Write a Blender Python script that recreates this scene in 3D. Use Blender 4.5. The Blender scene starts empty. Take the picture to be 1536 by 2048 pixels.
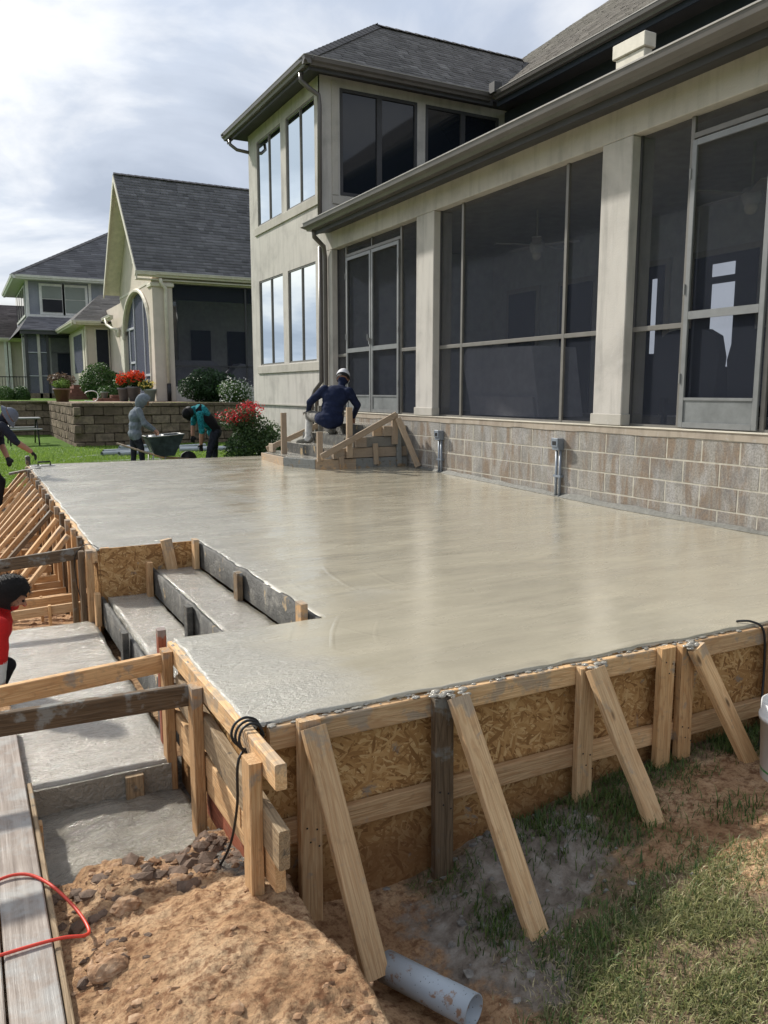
import bpy, math, random
import numpy as np
from mathutils import Vector, Matrix
R = math.radians
random.seed(7); RNG = np.random.default_rng(11)
S = bpy.context.scene
COL = S.collection
# ------------------------------------------------------------------ camera
cam = bpy.data.objects.new('camera', bpy.data.cameras.new('camera')); COL.objects.link(cam); S.camera = cam
cam.location = (0, 0, 1.18); cam.rotation_euler = (R(90-8.566), 0, R(-27.797))
cam.data.sensor_fit = 'HORIZONTAL'; cam.data.sensor_width = 36; cam.data.lens = 37.5
cam.data.clip_start = .05; cam.data.clip_end = 3000
# ------------------------------------------------------------------ sun and sky
SUN_AZ, SUN_EL = -25.0, 37.0           # azimuth from +Y towards +X, elevation
w = bpy.data.worlds.new('World'); S.world = w; w.use_nodes = True
nt = w.node_tree; nt.nodes.clear()
def wn(t, **k):
    n = nt.nodes.new(t)
    for a, b in k.items(): setattr(n, a, b)
    return n
L = nt.links.new
out = wn('ShaderNodeOutputWorld'); bg = wn('ShaderNodeBackground'); L(bg.outputs[0], out.inputs[0])
sky = wn('ShaderNodeTexSky', sky_type='NISHITA', sun_disc=False, sun_elevation=R(SUN_EL), sun_rotation=R(SUN_AZ))
sky.air_density = 1.2; sky.dust_density = 2.5
tc = wn('ShaderNodeTexCoord'); sep = wn('ShaderNodeSeparateXYZ'); L(tc.outputs['Generated'], sep.inputs[0])
mx = wn('ShaderNodeMath', operation='MAXIMUM'); L(sep.outputs[2], mx.inputs[0]); mx.inputs[1].default_value = 0
ad = wn('ShaderNodeMath', operation='ADD'); L(mx.outputs[0], ad.inputs[0]); ad.inputs[1].default_value = .22
dx = wn('ShaderNodeMath', operation='DIVIDE'); L(sep.outputs[0], dx.inputs[0]); L(ad.outputs[0], dx.inputs[1])
dy = wn('ShaderNodeMath', operation='DIVIDE'); L(sep.outputs[1], dy.inputs[0]); L(ad.outputs[0], dy.inputs[1])
cb = wn('ShaderNodeCombineXYZ'); L(dx.outputs[0], cb.inputs[0]); L(dy.outputs[0], cb.inputs[1])
def noise(vec, sc, det, rough, dist, off=(0, 0, 0)):
    m = wn('ShaderNodeMapping'); m.inputs['Location'].default_value = off; L(vec, m.inputs[0])
    n = wn('ShaderNodeTexNoise'); n.inputs['Scale'].default_value = sc; n.inputs['Detail'].default_value = det
    n.inputs['Roughness'].default_value = rough; n.inputs['Distortion'].default_value = dist
    L(m.outputs[0], n.inputs['Vector']); return n.outputs['Fac']
def ramp(fac, stops):
    r = wn('ShaderNodeValToRGB'); e = r.color_ramp.elements
    while len(e) < len(stops): e.new(.5)
    for i, (p, c) in enumerate(stops): e[i].position = p; e[i].color = (*c, 1)
    L(fac, r.inputs[0]); return r.outputs[0]
# cloud thickness, and a mask of thin blue gaps
c1 = ramp(noise(cb.outputs[0], 1.25, 10, .54, .5, (.6, 2.9, 0)), [(.38, (3.3, 3.75, 4.5)), (.48, (4.3, 4.75, 5.5)), (.56, (6.2, 6.4, 6.7)), (.66, (7.6, 7.6, 7.4))])
gap = ramp(noise(cb.outputs[0], .8, 6, .5, .2, (7.1, 3.4, 2.)), [(.33, (.62, .62, .62)), (.46, (1, 1, 1)), (1, (1, 1, 1))])
mix = wn('ShaderNodeMixRGB'); L(gap, mix.inputs[0]); L(sky.outputs[0], mix.inputs[1]); L(c1, mix.inputs[2])
# thin cloud glows towards the hidden sun
sd = Vector((math.sin(R(SUN_AZ))*math.cos(R(SUN_EL)), math.cos(R(SUN_AZ))*math.cos(R(SUN_EL)), math.sin(R(SUN_EL))))
dt = wn('ShaderNodeVectorMath', operation='DOT_PRODUCT'); L(tc.outputs['Generated'], dt.inputs[0]); dt.inputs[1].default_value = sd
gl = ramp(dt.outputs['Value'], [(0, (.80, .81, .84)), (.6, (.86, .87, .9)), (.86, (1.0, 1.0, 1.0)), (1, (1.55, 1.5, 1.4))])
ml = wn('ShaderNodeMixRGB', blend_type='MULTIPLY'); ml.inputs[0].default_value = 1; L(mix.outputs[0], ml.inputs[1]); L(gl, ml.inputs[2])
L(ml.outputs[0], bg.inputs[0]); bg.inputs[1].default_value = .112
sun = bpy.data.objects.new('sun', bpy.data.lights.new('sun', 'SUN')); COL.objects.link(sun)
sun.data.energy = 3.6; sun.data.angle = R(2.2); sun.data.color = (1, .955, .87)
sun.rotation_euler = sd.to_track_quat('Z', 'Y').to_euler(); sun.location = (0, 0, 30)
S.view_settings.view_transform = 'Standard'; S.view_settings.look = 'None'
S.view_settings.exposure = 0.50; S.view_settings.gamma = 1; S.view_settings.use_curve_mapping = False
S.render.engine = 'CYCLES'

# ------------------------------------------------------------------ numpy noise
def _h(i, j, s):
    n = (i.astype(np.int64)*374761393 + j.astype(np.int64)*668265263 + s*1442695041) & 0xffffffff
    n = ((n ^ (n >> 13))*1274126177) & 0xffffffff
    n = ((n ^ (n >> 16))*2246822519) & 0xffffffff
    return ((n ^ (n >> 15)) & 0xffffff)/float(0xffffff)
def vn(x, y, s=0):
    x = np.asarray(x, float); y = np.asarray(y, float)
    i = np.floor(x); j = np.floor(y); u = x-i; v = y-j
    u = u*u*u*(u*(u*6-15)+10); v = v*v*v*(v*(v*6-15)+10)
    i = i.astype(np.int64); j = j.astype(np.int64)
    return ((_h(i, j, s)*(1-u)+_h(i+1, j, s)*u)*(1-v)+(_h(i, j+1, s)*(1-u)+_h(i+1, j+1, s)*u)*v)*2-1
def fbm(x, y, f, o=4, s=0, g=.5):
    r = 0; a = 1; t = 0
    for k in range(o):
        r = r+a*vn(x*f+17.3*k, y*f-9.1*k, s+k); t += a; a *= g; f *= 2.03
    return r/t
def ss(t): t = np.clip(t, 0, 1); return t*t*(3-2*t)

# ------------------------------------------------------------------ node materials
class NM:
    def __init__(s, name, rough=.7, spec=.3, metal=0):
        s.m = bpy.data.materials.new(name); s.m.use_nodes = True; s.t = s.m.node_tree
        s.b = s.t.nodes['Principled BSDF']; s.b.inputs['Roughness'].default_value = rough
        s.b.inputs['Specular IOR Level'].default_value = spec; s.b.inputs['Metallic'].default_value = metal
        s.o = s.t.nodes['Material Output']
    def n(s, t, **k):
        n = s.t.nodes.new(t)
        for a, b in k.items(): setattr(n, a, b)
        return n
    def l(s, a, b): s.t.links.new(a, b)
    def co(s, kind='world'):
        if kind == 'world': return s.n('ShaderNodeNewGeometry').outputs['Position']
        return s.n('ShaderNodeTexCoord').outputs['Object']
    def mp(s, v, sc=(1, 1, 1), rot=(0, 0, 0), off=None):
        m = s.n('ShaderNodeMapping'); m.inputs['Scale'].default_value = sc; m.inputs['Rotation'].default_value = rot
        s.l(v, m.inputs[0])
        if off is not None: s.l(off, m.inputs['Location'])
        return m.outputs[0]
    def noi(s, v, sc=5, det=4, ro=.55, di=0, out='Fac'):
        n = s.n('ShaderNodeTexNoise'); n.inputs['Scale'].default_value = sc; n.inputs['Detail'].default_value = det
        n.inputs['Roughness'].default_value = ro; n.inputs['Distortion'].default_value = di
        s.l(v, n.inputs['Vector']); return n.outputs[out]
    def vor(s, v, sc=5, out='Distance', feat='F1'):
        n = s.n('ShaderNodeTexVoronoi', feature=feat); n.inputs['Scale'].default_value = sc; s.l(v, n.inputs['Vector']); return n.outputs[out]
    def rmp(s, f, stops):
        r = s.n('ShaderNodeValToRGB'); e = r.color_ramp.elements
        while len(e) < len(stops): e.new(.5)
        for i, (p, c) in enumerate(stops):
            e[i].position = p; e[i].color = (c, c, c, 1) if isinstance(c, (int, float)) else (*c, 1)
        s.l(f, r.inputs[0]); return r.outputs[0]
    def mix(s, f, a, b, bt='MIX'):
        m = s.n('ShaderNodeMixRGB', blend_type=bt)
        for i, q in enumerate((f, a, b)):
            if hasattr(q, 'links'): s.l(q, m.inputs[i])
            else: m.inputs[i].default_value = q if isinstance(q, (int, float)) else (*q, 1)
        return m.outputs[0]
    def mth(s, op, a, b=0, clamp=False):
        m = s.n('ShaderNodeMath', operation=op, use_clamp=clamp)
        for i, q in enumerate((a, b)):
            if hasattr(q, 'links'): s.l(q, m.inputs[i])
            else: m.inputs[i].default_value = q
        return m.outputs[0]
    def rnd(s): return s.n('ShaderNodeObjectInfo').outputs['Random']
    def comb(s, x=0, y=0, z=0):
        c = s.n('ShaderNodeCombineXYZ')
        for i, q in enumerate((x, y, z)):
            if hasattr(q, 'links'): s.l(q, c.inputs[i])
            else: c.inputs[i].default_value = q
        return c.outputs[0]
    def sp(s, v):
        c = s.n('ShaderNodeSeparateXYZ'); s.l(v, c.inputs[0]); return c.outputs
    def col(s, c):
        if hasattr(c, 'links'): s.l(c, s.b.inputs['Base Color'])
        else: s.b.inputs['Base Color'].default_value = (*c, 1)
        return s
    def rough(s, c): s.l(c, s.b.inputs['Roughness']); return s
    def bump(s, h, st=.3, d=.01, prev=None):
        b = s.n('ShaderNodeBump'); b.inputs['Strength'].default_value = st; b.inputs['Distance'].default_value = d
        s.l(h, b.inputs['Height'])
        if prev is not None: s.l(prev, b.inputs['Normal'])
        s.l(b.outputs[0], s.b.inputs['Normal']); return b.outputs[0]
def plain(name, c, rough=.6, spec=.3, metal=0, var=.12, sc=6, bump=0):
    m = NM(name, rough, spec, metal); v = m.co()
    f = m.noi(v, sc, 5, .6)
    m.col(m.rmp(f, [(.3, tuple(x*(1-var) for x in c)), (.7, tuple(min(1, x*(1+var)) for x in c))]))
    if bump: m.bump(m.noi(v, sc*8, 4, .6), bump, .01)
    return m.m
M = {}
def lumber(name, light, dark, stain=.35):
    m = NM(name, .72, .25); o = m.co('obj'); r = m.rnd()
    off = m.comb(m.mth('MULTIPLY', r, 37.), m.mth('MULTIPLY', r, 11.), m.mth('MULTIPLY', r, 23.))
    v = m.mp(o, (1.1, 13, 13), off=off)
    base = m.noi(v, 1.6, 3, .5, .6)
    ring = m.mth('SINE', m.mth('MULTIPLY', base, 46.))
    fine = m.noi(m.mp(o, (4, 160, 160), off=off), 1, 3, .6)
    c = m.mix(m.rmp(ring, [(0, 0.0), (1, .62)]), light, dark)
    c = m.mix(m.rmp(fine, [(.35, .5), (.62, 0.)]), c, tuple(x*.72 for x in dark))
    tone = m.rmp(r, [(0, (.74, .70, .66)), (.5, (.96, .96, .96)), (1, (1.16, 1.12, 1.04))])
    c = m.mix(1., c, tone, 'MULTIPLY')
    # knots
    kv = m.vor(m.mp(o, (3.1, 9, 9), off=off), 1, 'Distance')
    c = m.mix(m.rmp(kv, [(.05, 1.), (.11, 0.)]), c, tuple(x*.35 for x in dark))
    # cement splashes and dirt
    w_ = m.co(); n1 = m.noi(w_, 9, 6, .62, .3)
    z = m.sp(w_)[2]
    zt = m.mth('MULTIPLY', m.mth('ADD', z, .17), 1.6, True)
    sp_ = m.rmp(m.mth('ADD', n1, m.mth('MULTIPLY', zt, .5)), [(.62, 0.), (.70, stain+.3)])
    c = m.mix(sp_, c, (.23, .235, .22))
    d2 = m.rmp(m.noi(w_, 26, 5, .6), [(.56, 0.), (.72, stain)])
    c = m.mix(d2, c, (.10, .085, .065))
    m.col(c); m.bump(m.mix(.5, fine, ring), .35, .003); return m.m
M['pine'] = lumber('pine lumber', (.63, .415, .22), (.46, .25, .11))
M['pine_pale'] = lumber('pale pine lumber', (.66, .46, .265), (.50, .295, .145), .2)
M['pine_old'] = lumber('weathered dark lumber', (.19, .135, .085), (.09, .06, .035), .45)
M['pine_red'] = lumber('red stained lumber', (.30, .10, .055), (.20, .06, .035), .4)
M['pine_wet'] = lumber('cement smeared lumber', (.33, .25, .16), (.20, .14, .085), .9)
def osb():
    m = NM('oriented strand board', .62, .3); o = m.co()
    u = m.sp(o); v = m.comb(m.mth('ADD', u[0], u[1]), u[2], 0)
    best = bg_ = None
    v = m.mix(.02, v, m.noi(v, 14, 3, .6, 0, 'Color'))
    for k, (sx_, sy_, th_) in enumerate(((14, 80, .15), (12, 66, 1.0), (17, 90, 1.75), (13, 76, 2.6), (18, 100, .55))):
        vo = m.n('ShaderNodeTexVoronoi', feature='F1'); vo.inputs['Scale'].default_value = 1
        m.l(m.mp(m.mp(v, (1, 1, 1), (0, 0, th_)), (sx_, sy_, 1)), vo.inputs['Vector'])
        cs = m.sp(vo.outputs['Color']); st = m.noi(m.mp(m.mp(v, (1, 1, 1), (0, 0, th_)), (14, 260, 1)), 1, 3, .6)
        f = m.mix(.30, cs[0], st)
        if best is None: best, bg_ = f, cs[1]
        else:
            gt_ = m.mth('GREATER_THAN', cs[1], bg_); best = m.mix(gt_, best, f); bg_ = m.mth('MAXIMUM', bg_, cs[1])
    acc = best
    c = m.rmp(acc, [(.12, (.20, .095, .032)), (.38, (.38, .205, .075)), (.62, (.47, .275, .11)), (.85, (.60, .40, .19))])
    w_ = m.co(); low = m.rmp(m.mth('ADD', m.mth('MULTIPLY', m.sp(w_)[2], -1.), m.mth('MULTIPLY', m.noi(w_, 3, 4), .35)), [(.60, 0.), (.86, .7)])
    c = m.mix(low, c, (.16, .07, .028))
    c = m.mix(m.rmp(m.noi(w_, 7, 6, .65, .4), [(.63, 0.), (.69, .75)]), c, (.20, .20, .185))
    m.col(c); m.bump(acc, .5, .003); return m.m
M['osb'] = osb()
def wetcrete(name, light, dark, streak, gl_hi, gl_lo, lo=.18, hi=.5, bumpd=.006, coat=.5, swirl=False):
    m = NM(name, .3, .5); v = m.co(); s_ = m.sp(v)
    big = m.noi(v, .55, 4, .55); med = m.noi(m.mp(v, (1.1, 2.6, 1), (0, 0, R(4))), 1.0, 6, .6, .8)
    c = m.mix(m.rmp(med, [(.32, 0.), (.66, 1.)]), dark, light)
    c = m.mix(m.rmp(big, [(.38, .3), (.62, 0.)]), c, tuple(x*.86 for x in dark))
    fine = m.noi(v, 60, 5, .65)
    c = m.mix(m.rmp(fine, [(.35, .16), (.6, 0.)]), c, tuple(x*.7 for x in dark))
    COLR = c
    m.rough(m.rmp(m.noi(m.mp(v, (1.2, 2.4, 1)), 1.3, 5, .6, .5), [(.30, lo), (.66, hi)]))
    # finished area to the right is closed and smooth, the left part is still open and rippled
    u = m.mth('SUBTRACT', s_[0], m.mth('MULTIPLY', s_[1], .22)); u = m.mth('ADD', u, m.mth('MULTIPLY', m.mth('SUBTRACT', m.noi(v, .9, 5, .6, .6), .5), 2.2))
    op = m.rmp(u, [(.45, 1.), (.95, 0.)]) if swirl else None
    m.col(m.mix(m.mth('MULTIPLY', op, .65), COLR, (.43, .415, .37)) if swirl else COLR)
    sw = m.noi(m.mp(v, (1.0, 7.0, 1), (0, 0, R(3))), 2.0, 5, .6, 1.2)
    b1 = m.bump(sw, streak, .02)
    if swirl:
        pv = b1
        for k, (cx_, cy_, sc_) in enumerate(((2.2, 1.2, .9), (3.6, 4.4, 1.1), (1.2, 8.2, .8), (4.3, 2.2, 1.4))):
            w_ = m.n('ShaderNodeTexWave', wave_type='RINGS', rings_direction='Z', wave_profile='SIN'); w_.inputs['Scale'].default_value = sc_; w_.inputs['Distortion'].default_value = 1.6; w_.inputs['Detail'].default_value = 2; w_.inputs['Detail Scale'].default_value = .7
            mm = m.n('ShaderNodeMapping'); mm.inputs['Location'].default_value = (-cx_, -cy_, 0); m.l(v, mm.inputs[0]); m.l(mm.outputs[0], w_.inputs['Vector'])
            ln = m.rmp(w_.outputs['Fac'], [(.955, 0.), (1., 1.)]); msk = m.rmp(m.noi(v, .6+.1*k, 2, .5, 0), [(.54+.01*k, 0.), (.66, 1.)])
            pv = m.bump(m.mth('MULTIPLY', ln, msk), .18, .005, pv)
        b1 = pv
    b = m.n('ShaderNodeBump'); b.inputs['Distance'].default_value = bumpd; m.l(m.noi(m.mp(v, (1, 1.7, 1)), 48, 5, .66, .8), b.inputs['Height']); m.l(b1, b.inputs['Normal'])
    bm_ = m.n('ShaderNodeBump'); bm_.inputs['Distance'].default_value = bumpd*1.3; m.l(m.noi(m.mp(v, (1, 1.4, 1)), 15, 4, .6, 1.2), bm_.inputs['Height']); m.l(b1, bm_.inputs['Normal']); m.l(bm_.outputs[0], b.inputs['Normal'])
    if op is not None: m.l(m.mth('MULTIPLY', op, gl_hi), bm_.inputs['Strength'])
    else: bm_.inputs['Strength'].default_value = gl_hi
    if op is not None: m.l(m.mth('ADD', m.mth('MULTIPLY', op, gl_hi), gl_lo), b.inputs['Strength'])
    else: b.inputs['Strength'].default_value = gl_hi
    m.l(b.outputs[0], m.b.inputs['Normal']); m.l(b.outputs[0], m.b.inputs['Coat Normal'])
    cw = m.noi(m.mp(v, (.9, 4.5, 1), (0, 0, R(3))), 1.2, 6, .62, 1.0); m.l(m.rmp(cw, [(.34, coat*.45), (.62, min(1, coat*1.4))]), m.b.inputs['Coat Weight'])
    m.l(m.rmp(m.noi(v, 2.5, 4, .6), [(.35, .04), (.65, .15)]), m.b.inputs['Coat Roughness'])
    return m.m
M['slab'] = wetcrete('wet troweled concrete', (.475, .430, .325), (.41, .370, .282), .10, .75, .06, .16, .34, .0075, .75, True)
M['slab_rough'] = wetcrete('fresh step concrete', (.47, .435, .365), (.34, .315, .265), .5, 1., .9, .10, .28, .0075, 1.)
M['slurry'] = wetcrete('wet slurry', (.42, .385, .31), (.17, .155, .125), .8, 1., 1., .06, .26, .011, 1.)
def greycon():
    m = NM('cement smeared form face', .6, .4); v = m.co()
    f = m.noi(v, 8, 6, .65, .5)
    c = m.rmp(f, [(.36, (.035, .034, .030)), (.54, (.070, .068, .060)), (.70, (.17, .16, .135))])
    patch = m.rmp(m.noi(m.mp(v, (1, 1.3, 1)), 5.0, 5, .65), [(.60, 0.), (.65, .8)])
    c = m.mix(patch, c, (.40, .28, .14))
    m.col(c); m.bump(m.noi(v, 30, 6, .7), .8, .02); return m.m
M['form_grey'] = greycon()
def stucco(name, a, b, stain):
    m = NM(name, .9, .15); v = m.co()
    f = m.noi(v, 1.7, 7, .62, .3)
    c = m.rmp(f, [(.28, b), (.5, a), (.72, tuple(x*1.08 for x in a))])
    st = m.rmp(m.noi(m.mp(v, (7, 7, .8)), 1, 5, .6), [(.50, 0.), (.70, stain)])
    c = m.mix(st, c, tuple(x*.55 for x in b))
    sm = m.rmp(m.noi(v, 14, 6, .7), [(.56, 0.), (.66, .3)])
    c = m.mix(sm, c, (.50, .50, .49))
    m.col(c); m.bump(m.noi(v, 55, 6, .75), .45, .006); return m.m
M['stucco'] = stucco('house stucco', (.50, .475, .438), (.37, .35, .325), .38)
M['stucco_trim'] = stucco('stucco trim', (.44, .415, .37), (.35, .33, .29), .2)
M['cream'] = stucco('neighbour cream stucco', (.57, .505, .43), (.50, .445, .375), .12)
M['cream_trim'] = plain('cream painted trim', (.63, .585, .49), .5)
M['greyblue'] = stucco('grey blue siding', (.27, .28, .32), (.22, .23, .27), .1)
M['white_trim'] = plain('white painted trim', (.66, .65, .62), .5)
def block():
    m = NM('concrete block', .92, .12); v = m.co(); r = m.rnd()
    c = m.rmp(r, [(0, (.295, .28, .25)), (.5, (.34, .322, .288)), (1, (.38, .36, .325))])
    s1 = m.noi(m.mp(v, (1, 4.2, .6)), 1.1, 7, .66, .6)
    c = m.mix(m.rmp(s1, [(.46, 0.), (.56, .9)]), c, (.255, .19, .135))
    s2 = m.noi(m.mp(v, (1, 4, 1.4)), 1.3, 6, .65, .4)
    c = m.mix(m.rmp(s2, [(.50, 0.), (.62, .75)]), c, (.41, .40, .385))
    s3 = m.noi(m.mp(v, (1, 2.2, 1.6)), 1.6, 7, .68, .5); c = m.mix(m.rmp(s3, [(.50, 0.), (.66, .6)]), c, (.20, .20, .20))
    c = m.mix(m.rmp(m.noi(v, 70, 5, .7), [(.38, .5), (.6, 0.)]), c, (.10, .09, .08))
    m.col(c); m.bump(m.noi(v, 90, 5, .8), .6, .006); return m.m
M['block'] = block()
M['mortar'] = plain('mortar', (.46, .43, .36), .95, .1, 0, .2, 14, .5)
M['bond'] = stucco('bond beam concrete', (.36, .31, .25), (.25, .20, .16), .45)
def rblock():
    m = NM('split face block', .95, .1); v = m.co(); r = m.rnd()
    c = m.rmp(r, [(0, (.155, .118, .085)), (.5, (.225, .175, .125)), (1, (.30, .24, .175))])
    f = m.noi(v, 9, 6, .7)
    c = m.mix(m.rmp(f, [(.36, .7), (.62, 0.)]), c, (.085, .07, .055))
    m.col(c); m.bump(m.noi(v, 22, 6, .75), .9, .03); return m.m
M['rblock'] = rblock()
def shingle(name, a):
    m = NM(name, .92, .12); at = m.n('ShaderNodeAttribute', attribute_name='tone')
    v = m.co()
    c = m.mix(1., m.rmp(at.outputs['Fac'], [(0, tuple(x*.62 for x in a)), (.5, a), (1, tuple(x*1.5 for x in a))]), m.rmp(m.noi(v, 1.3, 5, .6), [(.3, .82), (.7, 1.14)]), 'MULTIPLY')
    c = m.mix(m.rmp(m.noi(v, 120, 3, .7), [(.3, .4), (.6, 0.)]), c, tuple(x*.4 for x in a))
    m.col(c); m.bump(m.noi(v, 140, 3, .7), .4, .004); return m.m
M['shingle'] = shingle('asphalt shingle', (.20, .192, .192))
M['shingle_warm'] = shingle('weathered asphalt shingle', (.27, .25, .23))
M['shingle_nb'] = shingle('grey shingle', (.175, .172, .185))
M['shingle_brown'] = shingle('brown shingle', (.15, .13, .125))
M['gutter'] = plain('bronze gutter paint', (.115, .105, .098), .35, .5, .0, .15, 3)
M['gutter_rim'] = plain('gutter rim highlight', (.30, .285, .26), .35, .5, 0, .2, 9)  # bright line along the gutter tops, painted in as a paler rim colour
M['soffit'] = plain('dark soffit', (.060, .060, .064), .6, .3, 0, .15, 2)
M['darkwall'] = plain('upper wall in deep shade', (.035, .042, .055), .7, .2, 0, .15, 1)  # navy holds the deep shade on the upper wall and its fascia
M['frame'] = plain('bronze aluminium frame', (.165, .155, .14), .4, .5, .2, .12, 8)
M['frame_pale'] = plain('grey aluminium door frame', (.20, .205, .205), .38, .5, .2, .12, 8)
M['frame_nb'] = plain('white aluminium frame', (.45, .46, .5), .4, .5, 0, .1, 8)
M['kick'] = plain('aluminium kick plate', (.17, .18, .18), .5, .5, .2, .25, 5)
def screen(name, c, tr):
    m = NM(name, .8, .1); d = m.n('ShaderNodeBsdfDiffuse'); d.inputs[0].default_value = (*c, 1)
    t = m.n('ShaderNodeBsdfTransparent'); x = m.n('ShaderNodeMixShader')
    f = m.rmp(m.noi(m.co(), 1.2, 5, .6), [(.3, tr-.04), (.7, tr+.04)])
    m.l(f, x.inputs[0]); m.l(d.outputs[0], x.inputs[1]); m.l(t.outputs[0], x.inputs[2]); m.l(x.outputs[0], m.o.inputs[0]); return m.m
M['screen'] = screen('insect screen mesh', (.042, .048, .064), .66)
M['screen_nb'] = screen('neighbour screen mesh', (.13, .137, .18), .33)
def glass(name, base, ior, tint=(1, 1, 1)):
    m = NM(name, .03, .5); b = m.b; b.inputs['IOR'].default_value = ior
    f = m.noi(m.mp(m.co(), (.6, .6, .6)), 1.3, 2, .5)
    m.col(m.rmp(f, [(.3, base), (.7, tuple(x*1.3 for x in base))])); m.bump(f, .015, .05); return m.m
M['glass'] = glass('reflective window glass', (.012, .016, .022), 2.9)
def mirror():
    m = NM('mirror coated window glass', .03, .5); g = m.n('ShaderNodeBsdfGlossy'); g.inputs['Roughness'].default_value = .02; g.inputs['Color'].default_value = (.80, .86, .88, 1)
    x = m.n('ShaderNodeMixShader'); lw = m.n('ShaderNodeLayerWeight'); lw.inputs[0].default_value = .85
    m.col((.015, .018, .022)); m.l(m.rmp(lw.outputs['Facing'], [(0, .35), (.6, .92)]), x.inputs[0]); m.l(m.b.outputs[0], x.inputs[1]); m.l(g.outputs[0], x.inputs[2]); m.l(x.outputs[0], m.o.inputs[0]); return m.m
M['glass'] = mirror()
M['glass_dark'] = glass('dark window glass', (.010, .013, .018), 1.5)
M['glass_nb'] = glass('blinds behind glass', (.20, .22, .20), 1.5)
M['rubber'] = plain('black rubber', (.012, .012, .013), .45, .4)
M['cord'] = plain('red cord jacket', (.62, .05, .025), .4, .5)
M['pvc'] = plain('grey pvc', (.34, .375, .41), .35, .5, 0, .08, 9)
def dirtypvc():
    m = NM('muddy grey pvc', .35, .5); v = m.co()
    c = m.mix(m.rmp(m.noi(v, 16, 6, .68), [(.56, 0.), (.62, .9)]), (.37, .42, .47), (.26, .15, .085))
    c = m.mix(m.rmp(m.vor(v, 70), [(.10, .8), (.16, 0.)]), c, (.06, .06, .06)); m.col(c); return m.m
M['pvc_dirty'] = dirtypvc()
M['conduit'] = plain('galvanised conduit', (.22, .25, .29), .4, .5, .3, .12, 20)
M['white_plastic'] = plain('white plastic', (.72, .72, .70), .35, .5)
M['green_print'] = plain('green print', (.08, .30, .10), .4, .4)
M['metal'] = plain('worn steel', (.32, .32, .31), .4, .5, .5)
M['black_metal'] = plain('black painted metal', (.02, .02, .022), .45, .4)
M['terracotta'] = plain('brown glazed pot', (.17, .085, .055), .5, .4, 0, .2)
M['pot_grey'] = plain('grey pot', (.12, .12, .125), .5, .4, 0, .2)
M['pot_green'] = plain('pale green pot', (.25, .32, .29), .4, .5, 0, .2)
M['brick'] = plain('brick', (.20, .10, .075), .9, .1, 0, .3, 8)
M['patio'] = plain('patio stone', (.33, .25, .19), .9, .1, 0, .2, 3)
M['barrow'] = plain('dusty teal steel tray', (.045, .060, .066), .6, .3, 0, .5, 9)
M['skin'] = plain('skin', (.36, .19, .125), .55, .35, 0, .1, 6)
M['hair'] = plain('black hair', (.010, .009, .009), .55, .4, 0, .3, 60, 1.)
M['navy'] = plain('navy shirt cloth', (.014, .020, .048), .85, .1, 0, .25, 14, .3)
M['greycloth'] = plain('heather grey hoodie cloth', (.17, .195, .225), .9, .1, 0, .2, 25, .3)
M['jean'] = plain('dark jeans', (.028, .030, .040), .85, .1, 0, .5, 18, .3)
M['khaki'] = plain('cement dusted trousers', (.20, .19, .175), .9, .1, 0, .4, 14, .4)
M['pad'] = plain('cement coated knee pad', (.50, .49, .46), .8, .1, 0, .25, 16, .3)
M['boot'] = plain('dusty rubber boot', (.19, .18, .15), .7, .3, 0, .3, 18)
def tealc():
    m = NM('teal patterned shirt', .8, .1); v = m.co()
    m.col(m.rmp(m.noi(v, 22, 4, .7, 1.), [(.36, (.008, .05, .06)), (.5, (.012, .16, .19)), (.66, (.04, .32, .34))])); return m.m
M['teal'] = tealc()
M['blackcloth'] = plain('black vest cloth', (.014, .014, .016), .85, .1, 0, .2, 12, .3)
M['charcoal'] = plain('charcoal work shirt', (.022, .025, .036), .85, .1, 0, .3, 12, .3)
M['redcloth'] = plain('red jersey cloth', (.50, .018, .018), .75, .2, 0, .15, 14, .3)
M['whitecloth'] = plain('white jersey cloth', (.55, .60, .60), .8, .2, 0, .1, 14, .3)
M['capwhite'] = plain('white cap cloth', (.62, .62, .64), .8, .2)
M['hatgrey'] = plain('grey hat cloth', (.12, .135, .17), .8, .2)
M['glove'] = plain('black work glove', (.012, .012, .014), .7, .3, 0, .3, 30, .5)
def leaf(name, a, b, tr=.25):
    m = NM(name, .5, .35); r = m.n('ShaderNodeAttribute', attribute_name='tone').outputs['Fac']
    m.col(m.rmp(r, [(0, a), (1, b)])); 
    t = m.n('ShaderNodeBsdfTranslucent'); m.l(m.rmp(r, [(0, a), (1, b)]), t.inputs[0])
    x = m.n('ShaderNodeMixShader'); x.inputs[0].default_value = tr; m.l(m.b.outputs[0], x.inputs[1]); m.l(t.outputs[0], x.inputs[2]); m.l(x.outputs[0], m.o.inputs[0]); return m.m
M['rose_leaf'] = leaf('rose leaves', (.018, .05, .016), (.10, .17, .05))
M['dark_leaf'] = leaf('dark shrub leaves', (.012, .032, .014), (.05, .10, .035))
M['mid_leaf'] = leaf('shrub leaves', (.02, .06, .016), (.10, .19, .04))
M['light_leaf'] = leaf('light plant leaves', (.10, .18, .03), (.26, .36, .08))
M['fern_brown'] = leaf('reddish plant leaves', (.10, .06, .05), (.22, .15, .09))
M['petal_red'] = leaf('red petals', (.42, .02, .03), (.80, .06, .07))
M['petal_orange'] = leaf('orange red petals', (.62, .05, .02), (.85, .12, .03))
M['petal_white'] = leaf('white petals', (.60, .60, .56), (.85, .85, .80))
M['petal_yellow'] = leaf('yellow petals', (.7, .5, .08), (.9, .75, .2))
M['grass'] = leaf('grass blades', (.05, .085, .02), (.40, .38, .17), .3)
M['straw'] = leaf('dry straw clippings', (.22, .19, .10), (.58, .50, .30), .2)
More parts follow.
